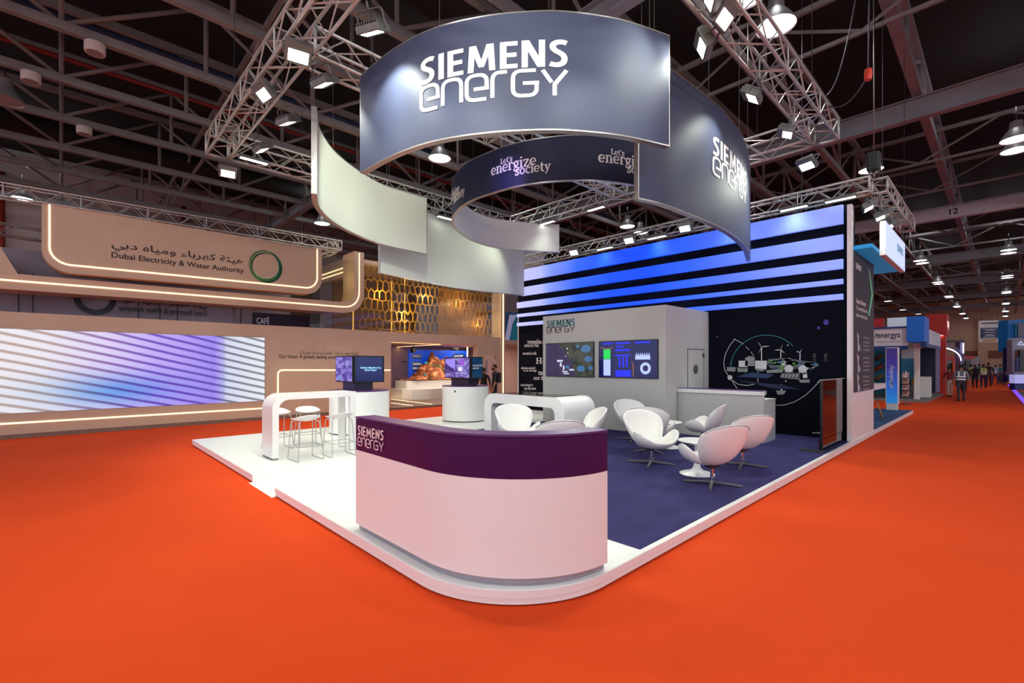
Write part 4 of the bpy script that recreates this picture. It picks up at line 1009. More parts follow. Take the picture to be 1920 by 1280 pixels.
lb0 = lamp_bar(); BARS = [((2.95, 11.0, 6.0), 0, 'light bar hung at the far corner of the truss over the bar table'), ((5.30, 6.95, 5.95), 0, 'light bar under the cross truss, peeping out below the largest banner'),
 ((10.6, 9.54, 5.95), 90, 'light bar on the back truss seen inside the spiral banner, lower one'), ((10.6, 7.76, 5.95), 90, 'light bar on the back truss seen inside the spiral banner, upper one with bluish glow'), ((8.0, 11.15, 5.9), 0, 'light bar behind the spiral banner above the wide white banner'),
 ((11.66, 8.22, 5.12), 90, 'light bar on the striped wall truss, between the first and second bright floodlight'), ((11.66, 6.53, 5.12), 90, 'light bar on the striped wall truss, between the second and third bright floodlight'), ((11.66, 4.5, 5.12), 90, 'light bar on the striped wall truss, hidden partly by the second navy banner'),
 ((11.66, 3.22, 5.12), 90, 'light bar on the striped wall truss, above the topmost blue stripe'), ((11.66, 2.36, 5.10), 90, 'light bar on the striped wall truss, at its corner over the white edge')]
for i, (l, a, lb) in enumerate(BARS):
    if i == 0: o = lb0; o.location = l; o.rotation_euler = (0, 0, R(a)); o['label'] = lb
    else: o = dup(lb0, l, R(a), lb)
for y in (8.2, 6.5, 4.5, 3.2): spot('bar_light', (11.5, y, 5.08), (11.70, y, 2.5), 30, (.9, .95, 1), R(120), .8, .2)
# violet wash on the cross truss and the inside of the spiral
for l_, a_, p_ in (((10.6, 9.54, 5.9), (8.6, 8.5, 0), 70), ((10.6, 7.76, 5.9), (8.0, 6.4, 0), 90)): spot('bar_light', l_, a_, p_, (.95, 1, .9), R(110), .6, .2)
spot('violet_wash', (8.9, 7.3, 5.3), (8.4, 6.9, 6.2), 20, (.35, .2, 1), R(110), .7, .1)
spot('violet_wash', (5.6, 6.3, 5.2), (7.2, 7.2, 5.5), 45, (.45, .3, 1), R(60), .8, .1)
# chain hoist at the truss corner and hanging cables
t = thing('chain_hoist', 'black chain hoist hanging above the corner of the striped wall truss', 'hoist', (11.95, 1.85, 5.55))
m = MB(); m.box(11.85, 12.06, 1.74, 1.96, 5.62, 6.0); m.build('motor', M_black, t, bevel=.03)
m = MB(); m.tube((11.95, 1.85, 6.0), (11.95, 1.85, 9.8), .012, 6); m.build('chain', M_steel, t)
m = MB(); m.tube((11.95, 1.85, 5.48), (11.95, 1.85, 5.62), .02, 6); m.build('hook', M_steel, t)
t = thing('power_cable', 'looping dark power cable with a red plug hanging from the roof beside the chair truss', 'cable', (9.9, 1.9, 7.4))
pts = [PY(1570, 0, 1.9), PY(1620, 100, 1.9), PY(1622, 150, 1.9)]
def sag(a, b, s_, n=14): a, b = Vector(a), Vector(b); return [a.lerp(b, i/n) - Vector((0, 0, s_*4*(i/n)*(1-i/n))) for i in range(n+1)]
e1 = PY(1628, 140, 1.6); e2 = Vector((10.2, 2.3, 6.5)); top = Vector((e1.x+.2, 1.6, 9.8))
m = MB(); m.path([top, e1], .012, 6); m.path(sag(e1, e2, .25), .012, 6); m.path(sag(top, e2 + Vector((-.2, 0, .05)), .9), .010, 6); m.build('cord', M_darkgrey, t)
m = MB(); m.lathe([(0, -.1), (.05, -.09), (.06, 0), (.05, .09), (0, .1)], n=12); o = m.build('plug', mat('red_plug', '#d23a1e', .4), t, world=False); o.location = e1 - Vector(t.location)
# ------------------------------------------------------------------ tan stand across the aisle
YD = 15.55
ts = thing('exhibition_stand', 'large tan stand across the carpet with wide doorway, warm light lines and upper gallery', 'stand', (6.5, 16.5, 0))
m = MB()
m.box(-2.2, 8.73, YD, YD+.3, .1, 2.88); m.box(8.73, 12.82, YD, YD+.3, 2.52, 2.88); m.box(12.82, 14.14, YD, YD+.3, .1, 2.88)
m.build('wall_panel', M_tan, ts)
m = MB(); m.box(-2.2, 8.73, YD-.02, YD+.3, 0, .1); m.box(8.73, 17.6, YD+.0, YD+7, 0, .085); m.build('plinth', M_tandark, ts)
m = MB(); m.box(14.14, 14.38, YD-.05, YD+.6, 0, 5.4); m.build('end_post', M_tan, ts)
m = MB(); m.box(14.235, 14.285, YD-.065, YD-.05, .1, 5.2); m.build('led_line', M_led, ts)
m = MB(); m.box(-2.2, 4.46, YD-.012, YD, .338, .372); m.build('led_line', M_led, ts)
def led_path(pts, w_, y, par, name='led_line', mt=None, d=.012):
    vs, fs = stroke2d([pts], w_); m = MB(); m.add([(a, y, b) for a, b in vs] + [(a, y+d, b) for a, b in vs], fs + [tuple(len(vs)+i for i in f) for f in fs]); return m.build(name, mt or M_led, par)
led_path(rnd([(4.84, .30), (4.84, 1.51), (8.70, 1.47)], .16), .035, YD-.012, ts)
# lettering of the wall
def ytext(par, s, x0, x1, z0, z1, y, bold=.015, mt=None, mirror=False, name='lettering'):
    m = MB(); put_text(m, text2d(s, bold), flat((x1, y, z0), (x0-x1, 0, 0), (0, 0, z1-z0)) if mirror else flat((x0, y, z0), (x1-x0, 0, 0), (0, 0, z1-z0)))
    return m.build(name, mt or M_ink, par)
a = PY(523, 668, YD); b_ = PY(629, 668, YD)
ytext(ts, 'Our Vision: A globally leading sustainable', a.x, a.x+(b_.x-a.x)*1.16, 1.84, 1.99, YD-.004, .016)
ytext(ts, arabic('رؤيتنا: مؤسسة رائدة عالمياً مستدامة ومبتكرة'), PY(561, 660, YD).x, PY(672, 660, YD).x, 1.99, 2.14, YD-.004, .006)
# grey gallery behind the parapet, the sign's reflection in glass painted on its wall
M_gal = mat('gallery_grey', '#9c8d9a', .5, noise=.04)
m = MB(); m.box(-2.2, 5.75, 17.2, 17.4, .5, 4.6); m.build('gallery_wall', M_gal, ts)
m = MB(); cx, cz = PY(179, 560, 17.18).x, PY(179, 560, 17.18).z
m.grid([[(cx+r_*math.cos(2*PI*k/40), 17.18, cz+r_*math.sin(2*PI*k/40)) for k in range(40)] for r_ in (.30, .44)], wrap=True, smooth=False); m.build('painted_ring_reflection', mat('reflection_navy', '#141a2c', .4), ts)
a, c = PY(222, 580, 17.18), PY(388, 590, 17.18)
ytext(ts, 'Dubai Electricity & Water Authority', a.x, c.x, 3.15, 3.34, 17.18, .015, mat('reflection_navy', '#141a2c', .4), True)
ytext(ts, arabic('هيئة كهرباء ومياه دبي'), a.x, c.x, 3.36, 3.62, 17.18, .01, mat('reflection_navy', '#141a2c', .4), True)
for px in (35, 62, 260, 300, 333, 452):
    q = PY(px, 600, 17.1); m = MB(); m.box(q.x-.012, q.x+.012, 17.1, 17.13, 2.6, 4.0); m.build('mullion', M_darkgrey, ts)
m = MB(); m.box(PY(475, 600, 16.6).x, PY(580, 600, 16.6).x, 16.6, 16.7, 2.6, 3.35); cf = m.build('cafe_panel', mat('cafe_purple', '#2a1030', .5), ts)
x0 = PY(481, 600, 16.595).x; x1 = PY(505, 600, 16.595).x
ytext(ts, 'CAFÉ', x0, x1, 2.99, 3.24, 16.594, .012, M_print); ytext(ts, 'AROMA', x0, x1+.45, 2.68, 2.93, 16.594, .012, M_print)
# LED wall
def led_wall_mat():
    m = bpy.data.materials.new('led_wall_picture'); m.use_nodes = True; nt = m.node_tree; b = nt.nodes['Principled BSDF']; L = nt.links
    def N(t, **k):
        n = nt.nodes.new(t)
        for a_, v in k.items(): setattr(n, a_, v)
        return n
    tc = N('ShaderNodeTexCoord'); sx = N('ShaderNodeSeparateXYZ'); L.new(tc.outputs['Object'], sx.inputs[0])
    def M(op, a_, b__=None, c_=None):
        n = N('ShaderNodeMath', operation=op)
        for i, v in enumerate((a_, b__, c_)):
            if v is None: continue
            if isinstance(v, (int, float)): n.inputs[i].default_value = v
            else: L.new(v, n.inputs[i])
        return n.outputs[0]
    X, Z = sx.outputs['X'], sx.outputs['Z']          # object origin at left end, floor
    ns = N('ShaderNodeTexNoise'); ns.inputs['Scale'].default_value = .8; L.new(tc.outputs['Object'], ns.inputs['Vector'])
    v = M('ADD', M('MULTIPLY_ADD', X, .262, Z), M('MULTIPLY', ns.outputs['Fac'], .03))
    sn = M('MULTIPLY_ADD', M('SINE', M('MULTIPLY', v, 2*PI/.20)), .5, .5)
    line = N('ShaderNodeValToRGB'); line.color_ramp.elements[0].position = .02; line.color_ramp.elements[1].position = .46
    L.new(sn, line.inputs['Fac'])
    def ramp(src, lo, hi, stops):
        mr = N('ShaderNodeMapRange'); mr.inputs[1].default_value = lo; mr.inputs[2].default_value = hi; L.new(src, mr.inputs[0])
        r = N('ShaderNodeValToRGB'); ramp_set(r, stops); L.new(mr.outputs[0], r.inputs['Fac']); return r.outputs[0]
    bright = ramp(X, 0, 6.66, [(0, '#f4f2f4'), (.28, '#f0ecf6'), (.45, '#e2d4fa'), (.6, '#c4aefa'), (.80, '#a08af4'), (.835, '#b8b4f4'), (.85, '#d9def4'), (1, '#eef0f6')])
    dark = ramp(X, 0, 6.66, [(0, '#c3a893'), (.3, '#b49c98'), (.45, '#8a64a8'), (.6, '#6538bc'), (.81, '#5a3cb4'), (.84, '#6a6f88'), (1, '#7c8288')])
    mx = N('ShaderNodeMix', data_type='RGBA'); L.new(line.outputs[0], mx.inputs['Factor']); L.new(dark, mx.inputs['A']); L.new(bright, mx.inputs['B'])
    # cyan wash low on the screen
    d1 = M('SUBTRACT', X, 3.2); d2 = M('SUBTRACT', Z, .45)
    g = M('POWER', 2.718, M('MULTIPLY', M('ADD', M('MULTIPLY', M('MULTIPLY', d1, d1), .55), M('MULTIPLY', M('MULTIPLY', d2, d2), 5.)), -1.))
    m2 = N('ShaderNodeMix', data_type='RGBA', blend_type='MULTIPLY'); L.new(M('MULTIPLY', g, .9), m2.inputs['Factor']); L.new(mx.outputs['Result'], m2.inputs['A']); m2.inputs['B'].default_value = lin('#5fc0f0') + (1,)
    L.new(m2.outputs['Result'], b.inputs['Emission Color']); b.inputs['Emission Strength'].default_value = .95
    b.inputs['Base Color'].default_value = (.02, .02, .02, 1); b.inputs['Roughness'].default_value = .4
    return m
lw = thing('led_wall', 'long glowing LED wall with violet and white slanting stripes on the tan stand', 'screen', (-2.2, YD-.02, .58))
m = MB(); m.rect((-2.2, YD-.016, .582), (6.66, 0, 0), (0, 0, 1.912)); m.build('panel', led_wall_mat(), lw)
m = MB(); m.box(-2.2, 4.465, YD-.014, YD-.002, .578, 2.497); m.build('frame', M_black, lw)
# looping band with light line
lp = thing('light_loop', 'tan looping band with a warm light line, curling up beside the gold screen', 'fascia', (3, YD+.4, 3.4))
cl = rnd([(-2.2, 3.56), (7.50, 3.62), (7.50, 5.60)], .62, 10)
vs, fs = stroke2d([cl], .36); n = len(vs)
m = MB(); m.add([(a, YD, b) for a, b in vs] + [(a, YD+.9, b) for a, b in vs], fs + [tuple(n+i for i in reversed(f)) for f in fs] + [(2*i, 2*i+2, n+2*i+2, n+2*i) for i in range(n//2-1)] + [(2*i+1, 2*i+3, n+2*i+3, n+2*i+1) for i in range(n//2-1)] + [(0, 1, n+1, n), (n-2, n-1, 2*n-1, 2*n-2)]); m.build('band', M_tan, lp)
led_path(rnd([(-2.2, 3.58), (7.50, 3.64), (7.50, 5.55)], .62, 10), .032, YD-.012, lp)
m = MB(); m.prism([(-2.2, YD, 3.75), (-.72, YD, 3.75), (-1.05, YD, 4.45), (-2.2, YD, 4.8)], (0, .8, 0)); m.build('band', M_tan, lp)
# big rounded sign
sg = thing('rounded_sign', 'big tan sign with rounded lower corners, green ring emblem and water authority lettering', 'sign', (2.9, YD+.2, 3.87))
def rrect(x0, x1, z0, z1, r_, n=8): return [(x0, z1)] + [(x0+r_ + r_*math.cos(R(180+90*k/n)), z0+r_ + r_*math.sin(R(180+90*k/n))) for k in range(n+1)] + [(x1-r_ + r_*math.cos(R(270+90*k/n)), z0+r_+.07 + r_*math.sin(R(270+90*k/n))) for k in range(n+1)] + [(x1, z1)]
m = MB(); m.prism([(a, YD-.25, b) for a, b in rrect(-.33, 6.10, 3.85, 5.40, .5)], (0, .55, 0)); m.build('panel', M_tan, sg, sharp=30)
YS = YD - .25
kx = YS/YD
led_path([(a, b) for a, b in rrect(-.20, 5.95, 4.04, 5.39, .36)], .032, YS-.012, sg)
ytext(sg, 'Dubai Electricity & Water Authority', PY(209, 490, YS).x, PY(457, 500, YS).x, 4.29, 4.475, YS-.006, .014)
ytext(sg, arabic('هيئة كهرباء ومياه دبي'), PY(209, 470, YS).x, PY(457, 490, YS).x, 4.50, 4.77, YS-.006, .012)
c0 = PY(499, 500, YS)
for i_, (ix, iz, ir, ox, oz, or_, c) in enumerate(((-.045, .05, .385, 0, 0, .46, '#2b6a45'), (.0, .03, .395, -.03, .0, .435, '#5d9a3c'), (-.02, .02, .43, -.028, .028, .438, '#6a5058'), (-.03, .045, .36, -.025, .035, .378, '#c9d2b8'), (-.01, .0, .40, .03, -.03, .405, '#174a3a'))):
    m = MB(); m.grid([[(c0.x+dx+r_*math.cos(2*PI*k/48), YS-.006-.0006*i_, c0.z+dz+r_*math.sin(2*PI*k/48)*1.05) for k in range(48)] for dx, dz, r_ in ((ix, iz, ir), (ox, oz, or_))], wrap=True, smooth=False); m.build('emblem_ring', mat('emblem_'+c[1:], c, .4), sg)
truss('lattice truss carrying the top of the big tan rounded sign', (-3.5, 15.42, 5.37), (6.75, 15.42, 5.49), .28, .30, .32, hang=True, rc=.02)
truss('short lattice truss running back from the end of the tan rounded sign', (6.6, 15.7, 5.47), (6.6, 21.0, 5.47), .30, .30, .32, hang=False, rc=.02)
truss('violet-grey lattice truss behind the tan sign at the edge of the photo', (-4, 19, 5.35), (-.3, 19, 5.2), .30, .30, .32, hang=False, rc=.02)

# ------------------------------------------------------------------ gold screen and glass of the gallery
gs = thing('gold_screen', 'gold honeycomb lattice screen glowing behind glass on the upper floor of the tan stand', 'screen', (10, 16.4, 2.94))
M_gold = mat('gold_metal', '#d9a23a', .4, metal=.5, noise=.1)
rg = random.Random(5); cw, chh = .235, .36; m = MB(); nx, nz = 27, 6; x0, z0 = 7.75, 2.94
def bar(a, b, w_=.042):
    d = (b-a); l = d.length/2+.008; d.normalize(); m.obox((a+b)/2, d, (0, 1, 0), d.cross(Vector((0, 1, 0))), l, .02, w_/2)
jt = {}
def nd(i, j, up):      # corners of upright honeycomb cells, a little irregular
    k = (i, j, up)
    if k not in jt: jt[k] = Vector((x0 + i*cw*.5 + rg.uniform(-.03, .03), 16.1, z0 + j*chh + (.10 if up else .0) + rg.uniform(-.05, .05)))
    return jt[k]
for j in range(nz+1):
    for i in range(2*nx):
        lo, hi = (i+j) % 2 == 0, (i+1+j) % 2 == 0
        bar(nd(i, j, lo), nd(i+1, j, hi))
        if lo: bar(nd(i, j, True), nd(i, j+1, False), .035) if rg.random() < .93 else None
m.build('lattice', M_gold, gs)
m = MB()
for x in (7.9, 9.5, 10.1): m.box(x, x+.035, 16.9, 16.93, 2.95, 5.3)
m.build('light_rod', mat('gold_glow', '#ffcf6a', .4, emit=1.1, ecol='#ffc45a'), gs)
m = MB(); m.box(7.7, 11.6, 18.2, 18.3, 2.9, 5.4); m.build('back_panel', mat('bronze_wall', '#6a4a22', .5, noise=.3, scale=2), gs)
m = MB(); m.box(5.8, 7.7, 19.5, 19.6, 2.9, 5.0); m.build('back_panel', mat('gallery_dark', '#4c4448', .5, noise=.3, scale=2), gs)
m = MB(); m.box(7.38, 7.6, 16.47, 20, 4.85, 5.5); fa = m.build('fascia', M_tan, gs)
for z in (5.17, 5.02):
    m = MB(); m.box(7.362, 7.38, 16.48, 19.6, z-.016, z+.016); m.build('led_line', M_led, fa)
m = MB(); m.box(11.5, 14.12, 16.45, 16.55, 2.9, 4.9); m.build('amber_panel', mat('amber_panel', '#c98a34', .35, noise=.15, scale=3), gs)
m = MB(); m.box(7.7, 14.12, 15.9, 18.3, 5.3, 5.45); m.build('ceiling_panel', M_tan, gs)
M_glass = bpy.data.materials.new('clear_glass'); M_glass.use_nodes = True
nt = M_glass.node_tree; b = nt.nodes['Principled BSDF']; out = nt.nodes['Material Output']
tr = nt.nodes.new('ShaderNodeBsdfTransparent'); tr.inputs[0].default_value = (.92, .93, .9, 1); mx = nt.nodes.new('ShaderNodeMixShader'); b.inputs['Roughness'].default_value = .03; b.inputs['Base Color'].default_value = (.2, .2, .2, 1); b.inputs['Metallic'].default_value = .6
mx.inputs[0].default_value = .16; nt.links.new(tr.outputs[0], mx.inputs[1]); nt.links.new(b.outputs[0], mx.inputs[2]); nt.links.new(mx.outputs[0], out.inputs[0])
for k, (a, c) in enumerate(((5.82, 8.3), (8.32, 11.2), (11.22, 14.1))):
    m = MB(); m.box(a, c, YD+.02, YD+.04, 2.9, 5.25); m.build('glass_pane', M_glass, ts)
for x, z, p_ in ((6.6, 4.6, 18), (8.6, 4.3, 30), (9.6, 3.6, 45), (10.6, 4.4, 30), (12.3, 4.3, 22), (13.4, 3.5, 16)):  # added warm points between glass and lattice, without lamp bodies
    l = bpy.data.lights.new('lattice_fill', 'POINT'); l.energy = p_; l.color = (1, .72, .35); l.shadow_soft_size = .1; o = bpy.data.objects.new('lattice_fill', l); COL.objects.link(o); o.location = (x, 15.85, z)

# ------------------------------------------------------------------ show room behind the doorway
M_pinkwall = mat('rosy_wall', '#cfae9f', .6, noise=.03)
m = MB(); m.box(8.4, 17.7, 22.5, 22.7, .085, 2.9); m.build('room_wall', M_pinkwall, ts)
m = MB(); m.box(8.4, 8.72, YD+.3, 22.5, .085, 2.9); m.build('room_wall', M_pinkwall, ts); m = MB(); m.box(17.6, 17.8, YD+.3, 22.5, .085, 2.9); m.build('room_wall', M_pinkwall, ts)
m = MB(); m.box(8.4, 17.8, YD+.31, 22.7, 2.62, 2.8); m.build('room_ceiling', M_tan, ts)
for p_, q_, z in (((730, 641.5), (826, 645.5), 2.612), ((730, 651), (826, 645.8), 2.612), ((728, 747.5), (810, 757.8), .09), ((728, 754.5), (773, 760.2), .09)):
    a, c = PZ(*p_, z), PZ(*q_, z); vs, fs = stroke2d([[(a.x, a.y), (c.x, c.y)]], .13 if z > 1 else .09); m = MB(); m.add([(u, v, z+.003*(1 if z < 1 else -1)) for u, v in vs], fs); m.build('led_line', M_led, ts)
m = MB(); m.box(15.75, 15.8, 19.95, 20.0, 1.3, 2.6); m.build('led_line', M_led, ts)
for x, y in ((10.5, 17.5), (13.5, 18.5), (15.5, 20)):
    l = bpy.data.lights.new('room_light', 'AREA'); l.energy = 55; l.size = 1.2; l.color = (1, .82, .68); o = bpy.data.objects.new('room_light', l); COL.objects.link(o); o.location = (x, y, 2.58)
bs = thing('blue_screen', 'wide blue screen with white captions standing behind the model mountain', 'screen', (14.5, 20.6, .5))
def rr2(x0, x1, z0, z1, r_, n=5):
    out = []
    for cx, cz, a in ((x1-r_, z1-r_, 0), (x0+r_, z1-r_, 90), (x0+r_, z0+r_, 180), (x1-r_, z0+r_, 270)): out += [(cx+r_*math.cos(R(a+90*k/n)), cz+r_*math.sin(R(a+90*k/n))) for k in range(n+1)]
    return out
m = MB(); m.prism([(a, 20.6, b) for a, b in rr2(12.56, 16.3, .55, 2.42, .15)], (0, .1, 0)); m.build('panel', mat('cobalt_screen', '#0a3fb8', .3, emit=.55, noise=.15, scale=1), bs)
def bs_quad(px0, py0, px1, py1, mt, name='caption', y=20.59):
    a, c = PY(px0, py1, y), PY(px1, py0, y); m = MB(); m.rect(a, (c.x-a.x, 0, 0), (0, 0, c.z-a.z)); return m.build(name, mt, bs)
M_capb = mat('caption_navy', '#0c2f66', .3, emit=.5)
bs_quad(773, 664, 791, 673, M_capb); bs_quad(773, 678, 791, 696, M_capb); bs_quad(848, 662, 872, 673, M_capb)
a, c = PY(774.5, 670, 20.58), PY(789, 667, 20.58); ytext(bs, 'PROJECTS', a.x, c.x, a.z, c.z+.03, 20.58, .012, M_print)
for y0 in (680.5, 682.5, 688.5, 690.5): bs_quad(774, y0, 790, y0+1.3, M_print, 'caption_line', 20.58)
a, c = PY(852, 669.5, 20.58), PY(868, 664.5, 20.58); ytext(bs, arabic('أهداف المشروع'), a.x, c.x, a.z, c.z, 20.58, .02, M_print)
pd = thing('model_podium', 'white curved podium carrying the model mountain inside the doorway', 'podium', (13.2, 19.2, .085))
m = MB(); m.prism([(x, y, .085) for x, y in [(11.0, 19.9), (11.0, 18.6), (11.3, 18.3), (12.2, 18.15), (13.4, 18.15), (14.6, 18.3), (15.5, 18.6), (15.5, 19.9)]], (0, 0, .47)); m.build('base', M_white, pd)
m = MB(); m.prism([(x, y, .556) for x, y in [(11.4, 19.9), (11.4, 18.9), (13.0, 18.7), (15.3, 18.8), (15.3, 19.9)]], (0, 0, .36)); m.build('plinth', M_white, pd)
mt = thing('model_mountain', 'brown and orange model mountain with small blue lakes in front of the blue screen', 'model', (13.5, 19.6, .92))
M_rock = bpy.data.materials.new('rock'); M_rock.use_nodes = True; nt = M_rock.node_tree; b = nt.nodes['Principled BSDF']; b.inputs['Roughness'].default_value = .8
tc = nt.nodes.new('ShaderNodeTexCoord'); nz_ = nt.nodes.new('ShaderNodeTexNoise'); nz_.inputs['Scale'].default_value = 4; nz_.inputs['Detail'].default_value = 6; nt.links.new(tc.outputs['Object'], nz_.inputs['Vector'])
r = nt.nodes.new('ShaderNodeValToRGB'); ramp_set(r, [(.36, '#5a3319'), (.48, '#8a4f2a'), (.56, '#c9794a'), (.66, '#eaa878')]); nt.links.new(nz_.outputs['Fac'], r.inputs['Fac']); nt.links.new(r.outputs[0], b.inputs['Base Color'])
def mz(x, y):
    v = 0.; rx = math.sin(x*5.1+y*3)*.06 + math.sin(x*11-y*7)*.04 + math.sin(x*23+y*17)*.02
    for cx, cy, hh, ww in ((13.75, 20.3, 1.5, .62), (14.6, 20.3, 1.2, .75), (13.25, 20.35, .75, .5), (13.35, 19.3, .62, .38), (14.15, 19.5, .35, .5), (15.1, 20.2, .5, .5), (12.7, 19.9, .25, .5)):
        d = math.hypot(x-cx, (y-cy)*1.3); v = max(v, hh*max(0, 1-d/(ww*1.7))**1.15)
    return .94 + v + rx*(.4+v)
m = MB(); m.grid([[(x, y, mz(x, y)) for x in [11.7+3.9*i/70 for i in range(71)]] for y in [18.75+1.75*j/34 for j in range(35)]], smooth=False); m.build('terrain', M_rock, mt)
m = MB(); m.prism([(11.7, 18.75, .925), (15.6, 18.75, .925), (15.6, 20.5, .925), (11.7, 20.5, .925)], (0, 0, .02)); m.build('board', mat('rock_board', '#5a3a24', .8), mt)
for px, py, rx, rz in ((799, 680, 3, 2.2), (797, 702, 2.6, 2.0), (846, 716, 5, 1.5)):
    q = PY(px, py, 18.95 if py > 690 else 19.7); m = MB(); m.poly([(q.x + rx*.026*math.cos(2*PI*k/16), q.y, q.z + rz*.026*math.sin(2*PI*k/16)) for k in range(16)]); m.build('lake', mat('lake_blue', '#3fb0dd', .2), mt)
m = MB(); m.path([PY(800, 681, 19.6), PY(815, 685, 19.55), PY(830, 690, 19.5), PY(838, 697, 19.3)], .022, 6); m.build('pipeline', mat('pipeline_green', '#2f7f4a', .4), mt)
for i, (px, py) in enumerate(((775.5, 656.5), (855, 653.5))):
    q = PY(px, py, 20.3); t = thing('loudspeaker', ['black loudspeaker above the narrow end of the blue screen', 'black loudspeaker above the Arabic caption of the blue screen'][i], 'speaker', (q.x, q.y, q.z))
    m = MB(); m.box(q.x-.11, q.x+.11, q.y-.08, q.y+.12, q.z-.12, q.z+.12); m.build('cabinet', M_black, t, bevel=.02)
    m = MB(); m.tube((q.x, q.y, q.z+.12), (q.x, q.y, 2.62), .02, 6); m.build('bracket', M_black, t)
ytext(ts, 'vision mission', PY(752, 678, 22.49).x, PY(763, 678, 22.49).x, PY(752, 679, 22.49).z, PY(752, 676, 22.49).z, 22.49)
# service door in the tan wall
m = MB(); a, c = PY(911, 735, YD-.006), PY(934.5, 665.5, YD-.006); m.box(13.22, 13.88, YD-.008, YD-.001, .1, c.z); d = m.build('door', mat('door_rosy', '#d8bba8', .5), ts)
m = MB(); m.box(13.80, 13.83, YD-.03, YD-.008, 1.9, 2.05); m.build('hinge', M_tandark, d)
m = MB(); m.box(13.26, 13.38, YD-.012, YD-.008, 1.2, 1.85); m.build('notice', M_gal, d)

# ------------------------------------------------------------------ teal stand seen past the striped wall
tq = thing('teal_stand', 'teal and white curved stand panel seen in the gap beside the striped wall', 'stand', (18.3, 18.9, 0))
u = Vector((.62, -.6, 0))
def T_(px, py, d): q = ray(px, py); t_ = d/(q.x*FW[0]+q.y*FW[1]); return Vector((q.x*t_, q.y*t_, 1.7+q.z*t_))
def tprism(pts, d, mt, name): m = MB(); m.prism([T_(a, b, d) for a, b in pts], (.7, .7, 0)); m.build(name, mt, tq)
tprism([(942, 742), (985, 742), (985, 590), (970, 590), (962, 605), (955, 640), (949, 690), (948, 742)], 27, mat('teal_panel', '#0d97a8', .5), 'panel')
tprism([(930, 742), (948, 742), (948, 700), (952, 650), (960, 607), (968, 590), (955, 590), (946, 640), (938, 700)], 26.6, mat('lavender_panel', '#c3c5ee', .5, emit=.15), 'panel')
tprism([(930, 640), (946, 640), (955, 590), (985, 590), (985, 585), (930, 585)], 27.4, mat('steel_blue_panel', '#2f5f90', .5), 'panel')
tprism([(944, 740), (985, 740), (985, 728), (944, 728)], 26.5, mat('teal_pale', '#52c4d0', .5), 'base')
fs_ = thing('hanging_signboard', 'white signboard with a blue edge hanging far behind, above the striped wall', 'sign', T_(1000, 488, 25))
m = MB(); m.prism([T_(a, b, 25) for a, b in ((982, 472), (1012, 470), (1019, 478), (1020, 502), (982, 506))], (.1, .1, 0)); m.build('panel', mat('sign_pale', '#b9bccb', .5), fs_)
m = MB(); m.prism([T_(a, b, 25.2) for a, b in ((982, 468), (1022, 466), (1023, 504), (982, 508))], (.1, .1, 0)); m.build('edge', mat('sign_blue', '#1583b8', .5), fs_)
m = MB(); m.prism([T_(a, b, 25.3) for a, b in ((985, 468), (986, 468), (986, 360), (985, 360))], (.02, .02, 0)); m.build('hanging_cable', M_darkgrey, fs_)
q0 = T_(994, 498, 24.97); q1 = T_(1015, 500, 24.97)
m = MB(); put_text(m, text2d('Innovation', .01), flat(q0, q1-q0, (0, 0, .1))); m.build('lettering', mat('sign_red_ink', '#a03a4a', .5), fs_)
q0 = T_(985, 482, 24.97); q1 = T_(1014, 480, 24.97)
m = MB(); put_text(m, text2d('partner', .01), flat(q0, q1-q0, (0, 0, .13))); m.build('lettering', M_ink, fs_)

for i, (px, py, y) in enumerate(((178, 84, 15.85), (58, 139, 18.8), (158, 240, 21.75))):
    q = PY(px, py, y); t = thing('roof_speaker', ['white drum-shaped fixture on the roof beam above the tan sign, largest of three', 'small white fixture on the roof beam near the edge of the photo', 'flat white fixture on the lower roof beam above the tan sign'][i], 'fixture', (q.x, q.y, q.z))
    m = MB(); m.lathe([(0, -.22), (.20, -.22), (.21, -.19), (.21, .02), (0, .02)], n=20); m.build('housing', mat('fixture_white', '#cfc4ba', .5), t, world=False)
    m = MB(); m.lathe([(0, -.222), (.17, -.222)], n=20); m.build('grille', mat('fixture_grey', '#8d8580', .6), t, world=False)
# ------------------------------------------------------------------ aisle stand next door (blue floor, white lit sign)
def box_thing(name, lab, cat, b, mt, bevel=0., group=None):
    m = MB(); m.box(*b); return tag(m.build(name, mt, loc=((b[0]+b[1])/2, (b[2]+b[3])/2, b[4]), bevel=bevel), lab, cat, group)
pb = thing('stand_platform', 'low platform with a dark blue floor beyond the white side wall', 'platform', (17.5, 6, 0))
m = MB(); m.box(14.102, 21.0, 2.17, 11.77, .01, FZ-.006); m.build('deck', M_white, pb)
m = MB(); m.box(14.102, 20.98, 2.19, 11.75, FZ-.006, FZ); m.build('carpet', mat('petrol_carpet', '#1d4a78', .9, noise=.1, scale=4), pb)
cn = thing('blue_canopy', 'bright blue flat canopy over the dark side wall, carrying a white lit sign', 'canopy', (13.6, 2.2, 4.06))
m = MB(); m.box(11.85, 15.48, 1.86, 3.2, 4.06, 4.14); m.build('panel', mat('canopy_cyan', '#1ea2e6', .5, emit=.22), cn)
lbx = thing('lit_sign', 'white lit sign box lettered SIEMENS on the edge of the blue canopy', 'sign', (14.05, 1.8, 4.02))
m = MB(); m.box(12.66, 15.45, 1.757, 1.858, 4.02, 4.75); m.build('housing', M_white, lbx)
m = MB(); m.rect((12.68, 1.754, 4.04), (2.75, 0, 0), (0, 0, .69)); m.build('panel', mat('sign_glow', '#c7dbff', .4, emit=.75), lbx)
m = MB(); put_text(m, HEAVY, flat((14.15, 1.751, 4.36), (.95, 0, 0), (0, 0, .17))); m.build('lettering', mat('petrol_ink', '#0b7f94', .5), lbx)
